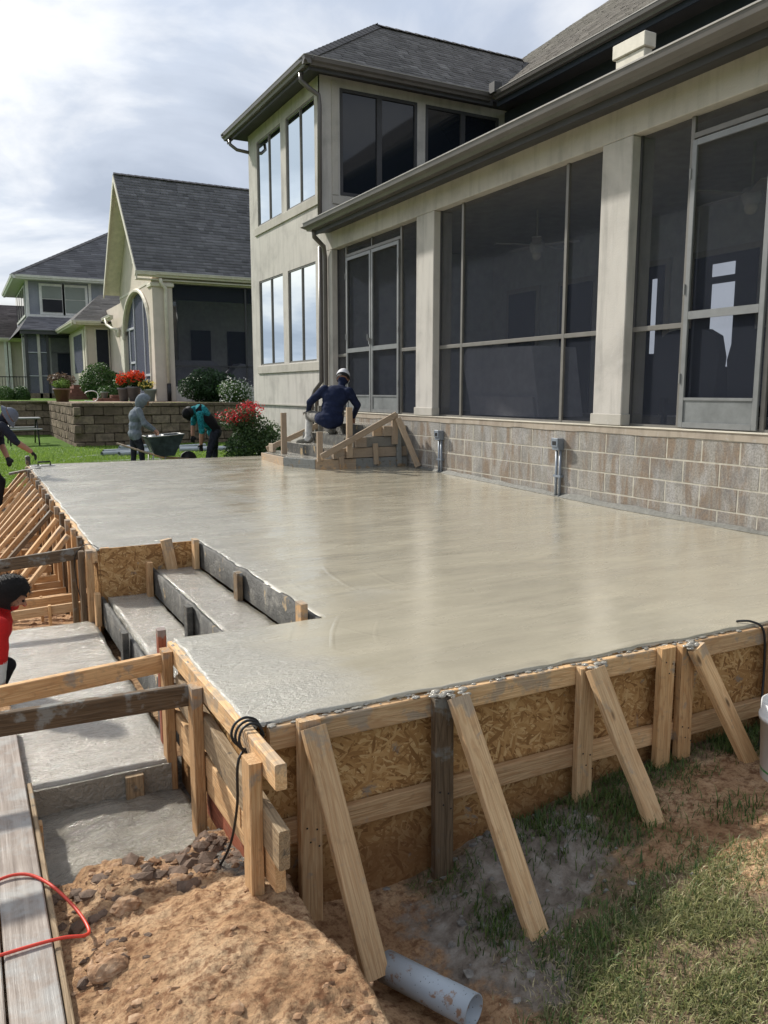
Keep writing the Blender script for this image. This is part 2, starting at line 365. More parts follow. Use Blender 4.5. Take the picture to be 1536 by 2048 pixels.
M['grass_dk'] = leaf('shaded turf blades', (.03, .075, .02), (.16, .22, .06), .3)
M['lawn_blade'] = leaf('lawn blades', (.11, .20, .025), (.28, .40, .06), .4)
def groundmat():
    m = NM('sandy construction ground', .95, .1); v = m.co()
    zone = m.n('ShaderNodeAttribute', attribute_name='zone'); z = m.n('ShaderNodeSeparateColor'); m.l(zone.outputs['Color'], z.inputs[0])
    n1 = m.noi(v, 3.1, 7, .62, .3); n2 = m.noi(v, 24, 7, .68)
    dirt = m.rmp(n1, [(.30, (.32, .185, .098)), (.50, (.51, .325, .185)), (.68, (.64, .46, .29))])
    dirt = m.mix(m.rmp(n2, [(.36, .9), (.52, 0.)]), dirt, (.17, .08, .042))
    dirt = m.mix(m.rmp(m.noi(v, 70, 4, .7), [(.36, .6), (.5, 0.)]), dirt, (.22, .11, .06))
    clay = m.rmp(m.noi(v, 11, 6, .62), [(.32, (.15, .122, .098)), (.5, (.28, .24, .20)), (.7, (.41, .375, .33))])
    soil = m.rmp(m.noi(v, 17, 6, .65), [(.32, (.13, .095, .06)), (.6, (.29, .21, .135)), (.75, (.40, .30, .20))])
    wet = m.rmp(m.noi(v, 14, 6, .65, .5), [(.35, (.09, .08, .07)), (.6, (.23, .215, .19))])
    jit = m.mth('MULTIPLY', m.mth('SUBTRACT', m.noi(v, 7, 6, .65), .5), 1.1)
    def th(ch): return m.rmp(m.mth('ADD', z.outputs[ch], jit), [(.42, 0.), (.58, 1.)])
    c = m.mix(th('Red'), dirt, soil); c = m.mix(th('Green'), c, clay); wb = th('Blue'); c = m.mix(wb, c, wet)
    m.col(c); m.rough(m.rmp(m.mth('MULTIPLY', wb, m.noi(v, 9, 3)), [(.1, .95), (.5, .16)]))
    b = m.bump(m.noi(v, 36, 8, .72), .9, .024); m.bump(m.vor(m.mp(v, (1, 1, 1)), 55), .35, .01, b); return m.m
M['ground'] = groundmat()
def lawnmat():
    m = NM('lawn soil and turf', .95, .1); v = m.co()
    f = m.noi(v, 1.2, 6, .65); g = m.noi(v, 60, 4, .7)
    c = m.rmp(f, [(.3, (.07, .14, .022)), (.6, (.13, .235, .034)), (.75, (.17, .25, .05))])
    m.col(m.mix(m.rmp(g, [(.3, .7), (.6, 0.)]), c, (.035, .06, .014))); m.bump(g, 1., .03); return m.m
M['lawn'] = lawnmat()
def clodmat():
    m = NM('dirt clods', .95, .1); v = m.co(); n1 = m.noi(v, 5, 4); 
    m.col(m.rmp(m.mix(.5, n1, m.noi(v, 40, 4)), [(.34, (.14, .08, .05)), (.5, (.34, .205, .12)), (.66, (.52, .36, .235))])); m.bump(m.noi(v, 60, 5, .7), .8, .01); return m.m
M['clod'] = clodmat()
M['claylump'] = plain('grey clay lumps', (.25, .235, .215), .9, .15, 0, .5, 14, .9)
def plankmat():
    m = NM('weathered walk plank', .5, .4); v = m.co('obj')
    g = m.noi(m.mp(v, (2.2, 60, 60)), 1, 5, .65)
    c = m.rmp(g, [(.3, (.16, .125, .10)), (.55, (.30, .25, .21)), (.75, (.40, .35, .30))])
    s = m.rmp(m.noi(m.co(), 6, 5, .6, .4), [(.5, 0.), (.62, .75)])
    c = m.mix(s, c, (.34, .335, .315)); m.col(c)
    m.rough(m.rmp(m.noi(m.co(), 4, 4), [(.4, .28), (.6, .6)])); m.bump(g, .5, .004); return m.m
M['plank'] = plankmat()
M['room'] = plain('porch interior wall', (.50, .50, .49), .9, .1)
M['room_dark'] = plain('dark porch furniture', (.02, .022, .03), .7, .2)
M['room_floor'] = plain('porch floor', (.30, .27, .23), .7, .3)
M['cover'] = plain('grey grill cover', (.42, .42, .46), .8, .2)
def litpane():
    m = NM('window with daylight behind', .5, .3); e = m.n('ShaderNodeEmission'); e.inputs[0].default_value = (.75, .82, .95, 1); e.inputs[1].default_value = .62
    m.l(e.outputs[0], m.o.inputs[0]); return m.m
M['litpane'] = litpane()

# ------------------------------------------------------------------ object helpers
WM = {}
def reg(o, parent=None, mat=None):
    COL.objects.link(o); m = mat or Matrix.Identity(4)
    if parent is not None:
        o.parent = parent; o.matrix_parent_inverse = WM[parent.name].inverted()
    o.matrix_basis = m; WM[o.name] = m.copy(); return o
def thing(name, label, cat, loc, group=None):
    o = bpy.data.objects.new(name, None); o.empty_display_size = .1; reg(o, None, Matrix.Translation(loc))
    o['label'] = label; o['category'] = cat
    if group: o['group'] = group
    return o
def tag(o, label=None, cat=None, group=None, kind=None):
    for k, v in (('label', label), ('category', cat), ('group', group), ('kind', kind)):
        if v: o[k] = v
    return o
class MB:
    def __init__(s): s.v = []; s.f = []; s.mi = []
    def add(s, vs, fs, mi=0):
        k = len(s.v); s.v += [tuple(p) for p in vs]; s.f += [tuple(i+k for i in f) for f in fs]; s.mi += [mi]*len(fs); return s
    def box(s, x0, x1, y0, y1, z0, z1, mi=0):
        return s.add([(x0, y0, z0), (x1, y0, z0), (x1, y1, z0), (x0, y1, z0), (x0, y0, z1), (x1, y0, z1), (x1, y1, z1), (x0, y1, z1)],
                     [(0, 3, 2, 1), (4, 5, 6, 7), (0, 1, 5, 4), (1, 2, 6, 5), (2, 3, 7, 6), (3, 0, 4, 7)], mi)
    def cbox(s, x0, x1, y0, y1, z0, z1, c=.01, mi=0):      # box with chamfered edges
        vs = []; 
        for z, i in ((z0, c), (z0+c, 0), (z1-c, 0), (z1, c)):
            a0, a1, b0, b1 = x0+i, x1-i, y0+i, y1-i; d = c if i == 0 else c*.5
            vs += [(a0+d, b0, z), (a1-d, b0, z), (a1, b0+d, z), (a1, b1-d, z), (a1-d, b1, z), (a0+d, b1, z), (a0, b1-d, z), (a0, b0+d, z)]
        fs = [tuple(range(7, -1, -1)), tuple(range(24, 32))]
        for k in range(3):
            for i in range(8): j = (i+1) % 8; fs.append((k*8+i, k*8+j, k*8+8+j, k*8+8+i))
        return s.add(vs, fs, mi)
    def prism(s, pts, d, mi=0):                              # polygon extruded by vector d
        n = len(pts); p = [Vector(q) for q in pts]; d = Vector(d)
        return s.add(p+[q+d for q in p], [tuple(range(n-1, -1, -1)), tuple(range(n, 2*n))]+[(i, (i+1) % n, n+(i+1) % n, n+i) for i in range(n)], mi)
    def beam(s, a, b, w, t, up=(0, 0, 1), mi=0):
        a, b = Vector(a), Vector(b); x = (b-a).normalized(); y = Vector(up).cross(x).normalized(); z = x.cross(y)
        vs = [p+y*sy*t/2+z*sz*w/2 for p in (a, b) for sy, sz in ((-1, -1), (1, -1), (1, 1), (-1, 1))]
        return s.add(vs, [(0, 3, 2, 1), (4, 5, 6, 7), (0, 1, 5, 4), (1, 2, 6, 5), (2, 3, 7, 6), (3, 0, 4, 7)], mi)
    def tube(s, pts, r, n=10, mi=0, cap=True):
        pts = [Vector(p) for p in pts]; rs = r if isinstance(r, (list, tuple)) else [r]*len(pts); vs = []; up = None
        for i, p in enumerate(pts):
            d = (pts[min(i+1, len(pts)-1)]-pts[max(i-1, 0)]).normalized()
            if up is None:
                up = Vector((0, 0, 1)) if abs(d.z) < .9 else Vector((1, 0, 0))
            a = d.cross(up).normalized(); up = a.cross(d).normalized()
            vs += [p+(a*math.cos(2*math.pi*k/n)+up*math.sin(2*math.pi*k/n))*rs[i] for k in range(n)]
        fs = [(i*n+k, i*n+(k+1) % n, (i+1)*n+(k+1) % n, (i+1)*n+k) for i in range(len(pts)-1) for k in range(n)]
        if cap: fs += [tuple(range(n-1, -1, -1)), tuple(range((len(pts)-1)*n, len(pts)*n))]
        return s.add(vs, fs, mi)
    def lathe(s, prof, c, n=24, mi=0):
        c = Vector(c); vs = [c+Vector((r*math.cos(2*math.pi*k/n), r*math.sin(2*math.pi*k/n), z)) for r, z in prof for k in range(n)]
        fs = [(i*n+k, i*n+(k+1) % n, (i+1)*n+(k+1) % n, (i+1)*n+k) for i in range(len(prof)-1) for k in range(n)]
        return s.add(vs, fs, mi)
    def ico(s, c, r, sub=1, sq=(1, 1, 1), jit=0, mi=0):
        vs, fs = ICO[sub]; c = Vector(c)
        rr = [1+random.uniform(-jit, jit) for _ in vs]
        return s.add([c+Vector((v[0]*r*sq[0], v[1]*r*sq[1], v[2]*r*sq[2]))*q for v, q in zip(vs, rr)], fs, mi)
    def mesh(s, name, mats, smooth=False):
        me = bpy.data.meshes.new(name); me.from_pydata(s.v, [], s.f)
        for m in (mats if isinstance(mats, (list, tuple)) else [mats]): me.materials.append(m if not isinstance(m, str) else M[m])
        if len(set(s.mi)) > 1: me.polygons.foreach_set('material_index', s.mi)
        if smooth: me.polygons.foreach_set('use_smooth', [True]*len(me.polygons))
        me.update(); return me
    def build(s, name, mats, parent=None, smooth=False):
        return reg(bpy.data.objects.new(name, s.mesh(name, mats, smooth)), parent)
def mkico(sub):
    import bmesh
    bm = bmesh.new(); bmesh.ops.create_icosphere(bm, subdivisions=sub, radius=1)
    r = ([tuple(v.co) for v in bm.verts], [tuple(v.index for v in f.verts) for f in bm.faces]); bm.free(); return r
ICO = {1: mkico(1), 2: mkico(2), 3: mkico(3)}
def np_mesh(name, V, F, mats, tone=None, smooth=False):
    me = bpy.data.meshes.new(name); V = np.asarray(V, np.float32); F = np.asarray(F, np.int32); k = F.shape[1]
    me.vertices.add(len(V)); me.vertices.foreach_set('co', V.ravel())
    me.loops.add(F.size); me.loops.foreach_set('vertex_index', F.ravel())
    me.polygons.add(len(F)); me.polygons.foreach_set('loop_start', np.arange(0, F.size, k, dtype=np.int32))
    me.polygons.foreach_set('loop_total', np.full(len(F), k, np.int32))
    if smooth: me.polygons.foreach_set('use_smooth', np.ones(len(F), bool))
    for m in (mats if isinstance(mats, (list, tuple)) else [mats]): me.materials.append(M[m] if isinstance(m, str) else m)
    if tone is not None:
        a = me.attributes.new('tone', 'FLOAT', 'FACE'); a.data.foreach_set('value', np.asarray(tone, np.float32))
    me.update(calc_edges=True); me.validate(); return me
BC = {}
def board(name, a, b, w_, t, up, parent, mat='pine', rot=0, uneven=0):
    """one piece of lumber from a to b; w_ measured along up, t across; local X runs along the grain"""
    a, b = Vector(a), Vector(b); x = (b-a).normalized(); y = Vector(up).cross(x).normalized(); z = x.cross(y)
    Ln = (b-a).length; key = (round(Ln, 2), w_, t, mat, uneven)
    if key not in BC:
        mb = MB(); c = .004; h, q, l = w_/2, t/2, Ln/2; vs = []
        for sx in (-l, l):
            vs += [(sx, -q+c, -h), (sx, q-c, -h), (sx, q, -h+c), (sx, q, h-c), (sx, q-c, h), (sx, -q+c, h), (sx, -q, h-c), (sx, -q, -h+c)]
        if uneven:
            n = 5; vs = []
            for i in range(n+1):
                sx = -l+2*l*i/n; oy = random.uniform(-1, 1)*uneven; oz = random.uniform(-1, 1)*uneven
                vs += [(sx, py+oy, pz+oz) for py, pz in ((-q+c, -h), (q-c, -h), (q, -h+c), (q, h-c), (q-c, h), (-q+c, h), (-q, h-c), (-q, -h+c))]
            fs = [tuple(range(8)), tuple(range(n*8+7, n*8-1, -1))]+[(k*8+i, k*8+8+i, k*8+8+(i+1) % 8, k*8+(i+1) % 8) for k in range(n) for i in range(8)]
        else:
            fs = [tuple(range(8)), tuple(range(15, 7, -1))]+[(i, 8+i, 8+(i+1) % 8, (i+1) % 8) for i in range(8)]
        mb.add(vs, fs); BC[key] = mb.mesh(name, mat)
    mt = Matrix(((x.x, y.x, z.x, 0), (x.y, y.y, z.y, 0), (x.z, y.z, z.z, 0), (0, 0, 0, 1)))
    return reg(bpy.data.objects.new(name, BC[key]), parent, Matrix.Translation((a+b)/2) @ mt)

# ================================================================== ground
def gh(x, y):
    x = np.asarray(x, float); y = np.asarray(y, float)
    right = -.735+.17*ss((x-1.5)/1.5)+.17*ss((2.25-y)/.95)*ss((x-1.55)/.9)
    pit = -.13*np.exp(-((x-1.3)/.32)**2-((y-2.25)/.55)**2)
    edge = .90+.03*fbm(x, y, 3.0, 2, 5)
    mw = 1-ss((x-edge)/.13)
    mound = -.50-.07*ss((y-2.2)/.7)+.05*np.exp(-((x-.55)/.3)**2-((y-1.9)/.4)**2)-.05*ss((.34-x)/.2)
    mound = mound-.16*ss((y-2.88-.10*vn(x*5, y*5, 3))/.22)
    near = (right+pit)*(1-mw)+mound*mw
    lump = .030*fbm(x, y, 3.2, 5, 21, .55)+.010*np.abs(fbm(x, y, 17, 4, 31))
    mix_wet = mw*ss((y-2.95)/.2)
    rid = 1-np.abs(fbm(x+.02*vn(x*9, y*9, 2), y, 9, 4, 71, .6)); crum = np.abs(fbm(x, y, 30, 3, 81, .6))
    near = near+lump*(1-.55*mix_wet)*(1+.35*mw)+mw*(1-mix_wet)*(.018*(rid-.8)+.009*crum*ss((vn(x*4, y*4, 6)+.5)/.8)+.030*ss((vn(x*2.6+3, y*3.1, 12)-.1)/.3)*(.5+vn(x*7, y*7, 13)))
    gsp = ss((x-1.5)/.5)*(1-ss((x-2.15)/.5))*np.exp(-((y-2.3)/.45)**2)      # grey clay shelf with footprints
    clz = np.exp(-((x-1.95)/.36)**2-((y-2.34)/.30)**2)+.6*np.exp(-((x-1.45)/.3)**2-((y-2.15)/.4)**2)
    near = near+gsp*.05*fbm(x, y, 7, 3, 44)+clz*(.028*np.abs(fbm(x, y, 8, 4, 91, .6))+.02*fbm(x, y, 15, 3, 93))
    far = -.72-.22*ss((y-6.6)/1.8)+.62*ss((y-9.5)/3.3)+.035*fbm(x, y, 2.5, 5, 61)*(1-ss((y-11.5)/1.5))
    t = ss((y-3.9)/.8); h = near*(1-t)+far*t
    lawn = -.25+.012*fbm(x, y, .8, 2, 9)
    h = np.where(y > 13.2, lawn, h*(1-ss((y-12.2)/1))+lawn*ss((y-12.2)/1))
    side = ss((-1.-x)/2); h = h*(1-side)+(-.35)*side
    big = ss((y-3.9)/.8)
    return h
def axis(parts):
    r = []
    for a, b, st in parts: r += list(np.arange(a, b, st))
    return np.array(r)
xs = axis([(-800, -100, 100), (-100, -10, 10), (-10, -1, .6), (-1, 0, .08), (0, .96, .0075), (.96, 3.6, .0125), (3.6, 6, .08), (6, 20, 1.), (20, 100, 10), (100, 901, 100)])
ys = axis([(-400, -40, 60), (-40, -2, 3), (-2, 1.1, .15), (1.1, 3.15, .0085), (3.15, 3.8, .02), (3.8, 6.2, .15), (6.2, 9, .028), (9, 13.4, .07), (13.4, 24, .5), (24, 100, 6), (100, 1201, 100)])
X, Y = np.meshgrid(xs, ys); Z = gh(X, Y)
nx, ny = len(xs), len(ys)
V = np.stack([X.ravel(), Y.ravel(), Z.ravel()], 1)
ii = (np.arange(ny-1)[:, None]*nx+np.arange(nx-1)[None]).ravel()
F = np.stack([ii, ii+1, ii+nx+1, ii+nx], 1)
cx = X[:-1, :-1].ravel(); cy = Y[:-1, :-1].ravel()
me = np_mesh('ground', V, F, ['ground', 'lawn'], smooth=True)
me.polygons.foreach_set('material_index', ((cy > 12.9) | (cx < -9.) | (cy < .2)).astype(np.int32))
def zones(x, y):
    left = 1-ss((x-.98)/.2)
    dxx, dyy = (x-3.05)/.85, (y-2.06-.06*(x-3))/.47
    sand = np.exp(-(dxx**2+dyy**2)**1.6)
    turf = (1-left)*np.clip(.98-1.15*sand-.55*np.exp(-((x-2.55)/.25)**2-((y-1.6)/.15)**2)-.8*ss((1.66-x)/.3)*ss((y-1.50)/.2), 0, 1)*(1-ss((y-3.6)/.3))
    clay = (1-left)*(1.25*np.exp(-((x-1.95)/.34)**2-((y-2.36)/.30)**2)+.50*np.exp(-((x-1.45)/.26)**2-((y-2.2)/.4)**2)+.55*np.exp(-((x-1.62)/.14)**2-((y-1.85)/.16)**2))
    wet = left*ss((y-2.93)/.15)*(1-ss((y-3.9)/.3))+left*.75*np.exp(-((x-.78)/.12)**2-((y-2.75)/.25)**2)
    clay = clay+.45*ss((y-9)/2)*0
    return np.clip(turf, 0, 1), np.clip(clay, 0, 1), np.clip(wet, 0, 1)
zt, zc, zw = zones(X.ravel(), Y.ravel())
ca = me.color_attributes.new('zone', 'FLOAT_COLOR', 'POINT')
ca.data.foreach_set('color', np.stack([zt, zc, zw, np.ones_like(zt)], 1).astype(np.float32).ravel())
g = reg(bpy.data.objects.new('ground', me)); g['kind'] = 'structure'

# ================================================================== patio slab (poured, still wet)
XF = 5.86
def zs(x, y): return .02*np.maximum(0, y-6)
sx = axis([(.84, .90, .015), (.90, 1.60, .035), (1.60, 5.9, .045)]); sy = axis([(2.635, 2.7, .013), (2.7, 3.76, .035), (3.76, 6.22, .041), (6.22, 12.62, .05)])
sx[np.argmin(abs(sx-1.6))] = 1.6; sy[np.argmin(abs(sy-3.76))] = 3.76; sy[np.argmin(abs(sy-6.22))] = 6.22
X, Y = np.meshgrid(sx, sy)
rag = lambda t, s: .010*fbm(t, t*0, 3.1, 4, s)+.006*fbm(t, t*0, 19, 3, s+3)
Zt = zs(X, Y)+.004+.0022*fbm(X*.8, Y*3, 1.6, 4, 3)+.0012*fbm(X, Y, 14, 3, 8)
X2 = X.copy(); Y2 = Y.copy()
m0 = X < .875; X2[m0] = (X-1.3*rag(Y, 5)-.008)[m0]
m1 = Y < 2.66; Y2[m1] = (Y-1.4*rag(X, 9)-.013)[m1]
# slight slumped lip along the edges
lip = np.exp(-((X-.86)/.05)**2)+np.exp(-((Y-2.65)/.05)**2); Zt = Zt+.006*np.clip(lip, 0, 1)*(.5+vn(X*9, Y*9, 4))
nx, ny = len(sx), len(sy)
V = np.stack([X2.ravel(), Y2.ravel(), Zt.ravel()], 1)
ii = (np.arange(ny-1)[:, None]*nx+np.arange(nx-1)[None]).ravel()
ccx = ((X[:-1, :-1]+X[1:, 1:])/2).ravel(); ccy = ((Y[:-1, :-1]+Y[1:, 1:])/2).ravel()
keep = ~((ccx < 1.6) & (ccy > 3.76) & (ccy < 6.22))
ii = ii[keep]; F = np.stack([ii, ii+1, ii+nx+1, ii+nx], 1)
# skirt under the boundary
ec = {}
for q in F:
    for a, b in ((q[0], q[1]), (q[1], q[2]), (q[2], q[3]), (q[3], q[0])):
        if (b, a) in ec: del ec[(b, a)]
        else: ec[(a, b)] = 1
bd = list(ec); idm = {}; Vx = list(map(tuple, V)); F = F.tolist()
for a, b in bd:
    for q in (a, b):
        if q not in idm: idm[q] = len(Vx); Vx.append((V[q][0], V[q][1], V[q][2]-.010-.010*random.random()))
    F.append([b, a, idm[a], idm[b]])
o = reg(bpy.data.objects.new('patio_slab', np_mesh('patio_slab', Vx, F, 'slab', smooth=True))); o['kind'] = 'structure'

def rough_top(name, x0, x1, y0, y1, z, th, mat, parent=None, st=.03, amp=.004, slope=0, ragx=.012):
    gx = np.arange(x0, x1+st*.5, st); gy = np.arange(y0, y1+st*.5, st); gx[-1] = x1; gy[-1] = y1
    X, Y = np.meshgrid(gx, gy); Zt = z+amp*fbm(X, Y, 2.2, 4, 3)+amp*.7*fbm(X, Y, 11, 4, 8)+slope*(X-x0)
    X2 = X.copy(); Y2 = Y.copy()
    X2[:, 0] += ragx*fbm(Y[:, 0], Y[:, 0]*0, 6, 3, 4); X2[:, -1] += ragx*fbm(Y[:, 0], Y[:, 0]*0, 6, 3, 14)
    Y2[0] += ragx*fbm(X[0], X[0]*0, 6, 3, 24)
    nx, ny = len(gx), len(gy); V = np.stack([X2.ravel(), Y2.ravel(), Zt.ravel()], 1).tolist()
    ii = (np.arange(ny-1)[:, None]*nx+np.arange(nx-1)[None]).ravel(); F = np.stack([ii, ii+1, ii+nx+1, ii+nx], 1).tolist()
    per = [i for i in range(nx)]+[nx*(j+1)-1 for j in range(1, ny)]+[nx*ny-1-i for i in range(1, nx)]+[nx*(ny-1-j) for j in range(1, ny-1)]
    k = len(V); V += [(V[i][0], V[i][1], z-th) for i in per]; n = len(per)
    F += [[per[(a+1) % n], per[a], k+a, k+(a+1) % n] for a in range(n)]
    return reg(bpy.data.objects.new(name, np_mesh(name, V, F, mat, smooth=True)), parent)
o = rough_top('landing_slab', .145, .80, 3.66, 6.26, -.55, .14, 'slab_rough', amp=.007); o['kind'] = 'structure'
o = rough_top('slurry_puddle', .17, .82, 3.02, 3.64, -.688, .05, 'slurry', amp=.03); tag(o, None, None, None, 'stuff')

# ================================================================== recessed steps with their riser boards
st_ = thing('recessed_steps', 'two fresh concrete treads cut into the slab corner, between riser boards', 'steps', (1.2, 5, -.55))
rough_top('tread', 1.262, 1.575, 3.80, 6.19, -.185, .15, 'slab_rough', st_, amp=.007)
rough_top('tread', .90, 1.222, 3.80, 6.19, -.365, .15, 'slab_rough', st_, amp=.007)
def riser(x, y0, y1, ztop, zbot, dark='form_grey', cleats=()):
    # cement smeared board seen from its open side, top edge uneven with slop
    n = 40; V = []; F = []
    for i in range(n+1):
        y = y0+(y1-y0)*i/n; a = .010*float(vn(y*4., 0., 3))+random.uniform(-.005, .006)
        for dx, z in ((-.016, zbot), (-.014+random.uniform(-.004, .004), ztop+a*.5), (.008+random.uniform(-.004, .004), ztop+a+.004), (.012, zbot)):
            V.append((x+dx, y, z))
        if i:
            for k in range(3): F.append([(i-1)*4+k, (i-1)*4+k+1, i*4+k+1, i*4+k])
    F += [[0, 1, 2, 3], [n*4+3, n*4+2, n*4+1, n*4]]
    o = reg(bpy.data.objects.new('riser_board', np_mesh('riser_board', V, F, dark)), st_)
    for cy, top, m in cleats: board('cleat', (x-.045, cy, zbot-.01), (x-.045, cy, top), .085, .04, (0, 1, 0), st_, m)
riser(1.60, 3.76, 6.20, .004, -.175, cleats=((6.10, .045, 'pine_pale'), (5.02, .0, 'pine_wet'), (3.90, .06, 'pine')))
riser(1.242, 3.76, 6.18, -.178, -.355, cleats=((6.10, -.10, 'pine'), (4.93, -.16, 'form_grey')))
riser(.86, 3.76, 6.20, -.358, -.545, cleats=((6.12, -.30, 'pine'), (5.02, -.30, 'form_grey'), (3.95, -.26, 'form_grey')))
board('side_cleat', (1.385, 6.17, -.20), (1.345, 6.17, .05), .085, .04, (1, 0, 0), st_, 'pine_pale')
board('end_board', (.90, 3.745, -.10), (1.60, 3.745, -.10), .17, .02, (0, 0, 1), st_, 'pine_wet')
0 and board('side_block', (1.64, 3.80, -.02), (1.80, 3.80, -.02), .06, .04, (0, 0, 1), st_, 'pine')

# ================================================================== formwork
ff = thing('front_formwork', 'timber and strand board form wall along the near edge of the wet slab', 'formwork', (2.5, 2.6, -.7))
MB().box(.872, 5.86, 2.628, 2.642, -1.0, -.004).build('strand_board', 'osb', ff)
def rail2(x0, x1, z): board('rail', (x0, 2.600, z), (x1, 2.600, z-.002), .088, .038, (0, 0, 1), ff, 'pine_pale')
rail2(.90, 1.60, -.052); rail2(1.605, 2.93, -.050); rail2(2.935, 5.5, -.052)
rail2(.95, 2.42, -.43); rail2(2.425, 3.02, -.435); rail2(3.025, 5.5, -.44)
for x, zt_, zb, m, tw in ((1.04, .01, -.86, 'pine_pale', .0), (1.61, -.01, -.84, 'pine_old', .01), (2.35, -.01, -.72, 'pine_pale', 0), (2.835, .005, -.68, 'pine', .0), (2.965, -.005, -.66, 'pine', .01), (3.62, .01, -.7, 'pine', 0), (4.3, 0, -.7, 'pine', 0)):
    board('stake', (x+tw, 2.560, zb), (x, 2.560, zt_), .085, .040, (1, 0, 0), ff, m)
for x0_, x1_, y1, z1, m, un in ((1.04, 1.105, 2.15, -.76, 'pine_pale', 0), (1.655, 1.72, 2.03, -.82, 'pine_pale', 0), (2.36, 2.465, 2.15, -.74, 'pine_pale', .004), (2.98, 3.235, 2.36, -.60, 'pine_pale', 0)):
    board('brace', (x0_, 2.515, -.005), (x1_, y1, z1), .088, .04, (1, 0, 0), ff, m, 0, un)
for x_, y_, zz in ((1.045, 2.492, -.05), (1.66, 2.492, -.05), (2.365, 2.492, -.05), (2.99, 2.49, -.05), (1.04, 2.537, -.40), (1.61, 2.537, -.40), (2.35, 2.537, -.40), (2.835, 2.537, -.06), (2.965, 2.537, -.40)):
    mb = MB()
    for q_ in ((-.02, .0), (.018, -.012), (-.012, -.05), (.02, -.07)): mb.ico((x_+q_[0], y_-.001+abs(q_[1])*-.25, zz+q_[1]), .0042, 1, (1, .5, 1))
    mb.build('nail_head', 'rubber', ff)
mb = MB()                                                        # cement slopped over the form tops
for k in range(420):
    q_ = .003+.011*random.random()**2.2
    if k % 3: mb.ico((random.uniform(.88, 3.9), random.uniform(2.588, 2.642), -.004), q_, 1, (1.5, .9, .4), .3)
    else: mb.ico((random.uniform(.812, .862), random.uniform(2.6, 3.75), -.005), q_, 1, (.9, 1.5, .4), .3)
o = mb.build('cement_slop', 'slab_rough'); o['kind'] = 'stuff'
# clotted cement on top of stakes
for x, y in ((1.66, 2.53), (2.37, 2.53), (2.99, 2.53), (1.61, 2.56)):
    mb = MB()
    for k in range(16): mb.ico((x+random.uniform(-.05, .05), y+random.uniform(-.02, .03), .0+random.uniform(-.005, .008)), random.uniform(.006, .018), 2, (1.2, .9, .45), .12)
    mb.build('cement_splash', 'slab_rough', ff, True)
sf = thing('corner_formwork', 'short form wall left of the slab corner, its rails running past the corner', 'formwork', (.8, 3.2, -.7))
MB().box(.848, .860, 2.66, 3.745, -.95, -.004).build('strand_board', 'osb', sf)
board('rail', (.826, 3.76, -.05), (.826, 2.27, -.035), .088, .04, (0, 0, 1), sf, 'pine_pale')
board('rail', (.826, 3.76, -.235), (.826, 2.66, -.23), .088, .04, (0, 0, 1), sf, 'pine_old')
board('rail', (.826, 3.76, -.37), (.826, 2.66, -.36), .088, .04, (0, 0, 1), sf, 'pine')
board('plank', (.822, 3.60, -.19), (.822, 2.24, -.27), .14, .038, (0, 0, 1), sf, 'pine_wet')
board('plank', (.828, 3.60, -.44), (.828, 2.30, -.38), .14, .036, (0, 0, 1), sf, 'pine')
board('plank', (.845, 3.2, -.56), (.86, 2.02, -.585), .12, .036, (0, 0, 1), sf, 'pine_red')
for y, zt_, zb, m in ((3.68, -.02, -.80, 'pine'), (3.16, -.02, -.80, 'pine'), (2.43, -.03, -.62, 'pine')):
    board('stake', (.782, y, zb), (.782, y, zt_), .085, .045, (0, 1, 0), sf, m)
board('stake', (.80, 3.86, -.70), (.80, 3.86, .03), .05, .04, (0, 1, 0), sf, 'pine_red')
# the two long cross boards that run off to the left
t = thing('cross_board', 'brown cross board over the landing, farther of the two near the slab corner', 'board', (.4, 3.67, -.1), 'boards across the landing')
board('plank', (.775, 3.70, -.085), (-.35, 3.70, -.15), .088, .038, (0, 0, 1), t, 'pine')
t = thing('cross_board', 'dark grained cross board over the landing, nearest to the viewer', 'board', (.4, 3.2, -.1), 'boards across the landing')
board('plank', (.80, 3.20, -.070), (-.35, 3.20, -.05), .090, .038, (0, 0, 1), t, 'pine_old')

# side of the recess and the long far form line
rf = thing('recess_formwork', 'strand board form panel at the far side of the recessed steps', 'formwork', (1.2, 6.2, -.5))
MB().box(.86, 1.615, 6.205, 6.219, -.60, .012).build('strand_board', 'osb', rf)
board('stake', (.90, 6.225, -.60), (.90, 6.225, .015), .06, .03, (1, 0, 0), rf, 'pine')
lf = thing('long_formwork', 'long form wall with a row of slanting braces down the left edge of the slab', 'formwork', (.8, 9, -.9))
V = []; 
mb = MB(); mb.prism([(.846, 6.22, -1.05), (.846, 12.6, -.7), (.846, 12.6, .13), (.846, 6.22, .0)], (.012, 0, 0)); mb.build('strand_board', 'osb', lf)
board('rail', (.826, 6.22, -.05), (.826, 9.4, .015), .088, .038, (0, 0, 1), lf, 'pine_pale')
board('rail', (.826, 9.41, .015), (.826, 12.6, .08), .088, .038, (0, 0, 1), lf, 'pine_pale')
board('rail', (.826, 6.22, -.50), (.826, 12.6, -.36), .088, .038, (0, 0, 1), lf, 'pine')
yb = [6.72, 7.10, 7.52, 7.95, 8.42, 8.85, 9.30, 9.72, 10.12, 10.5, 10.9, 11.35, 11.8, 12.2]
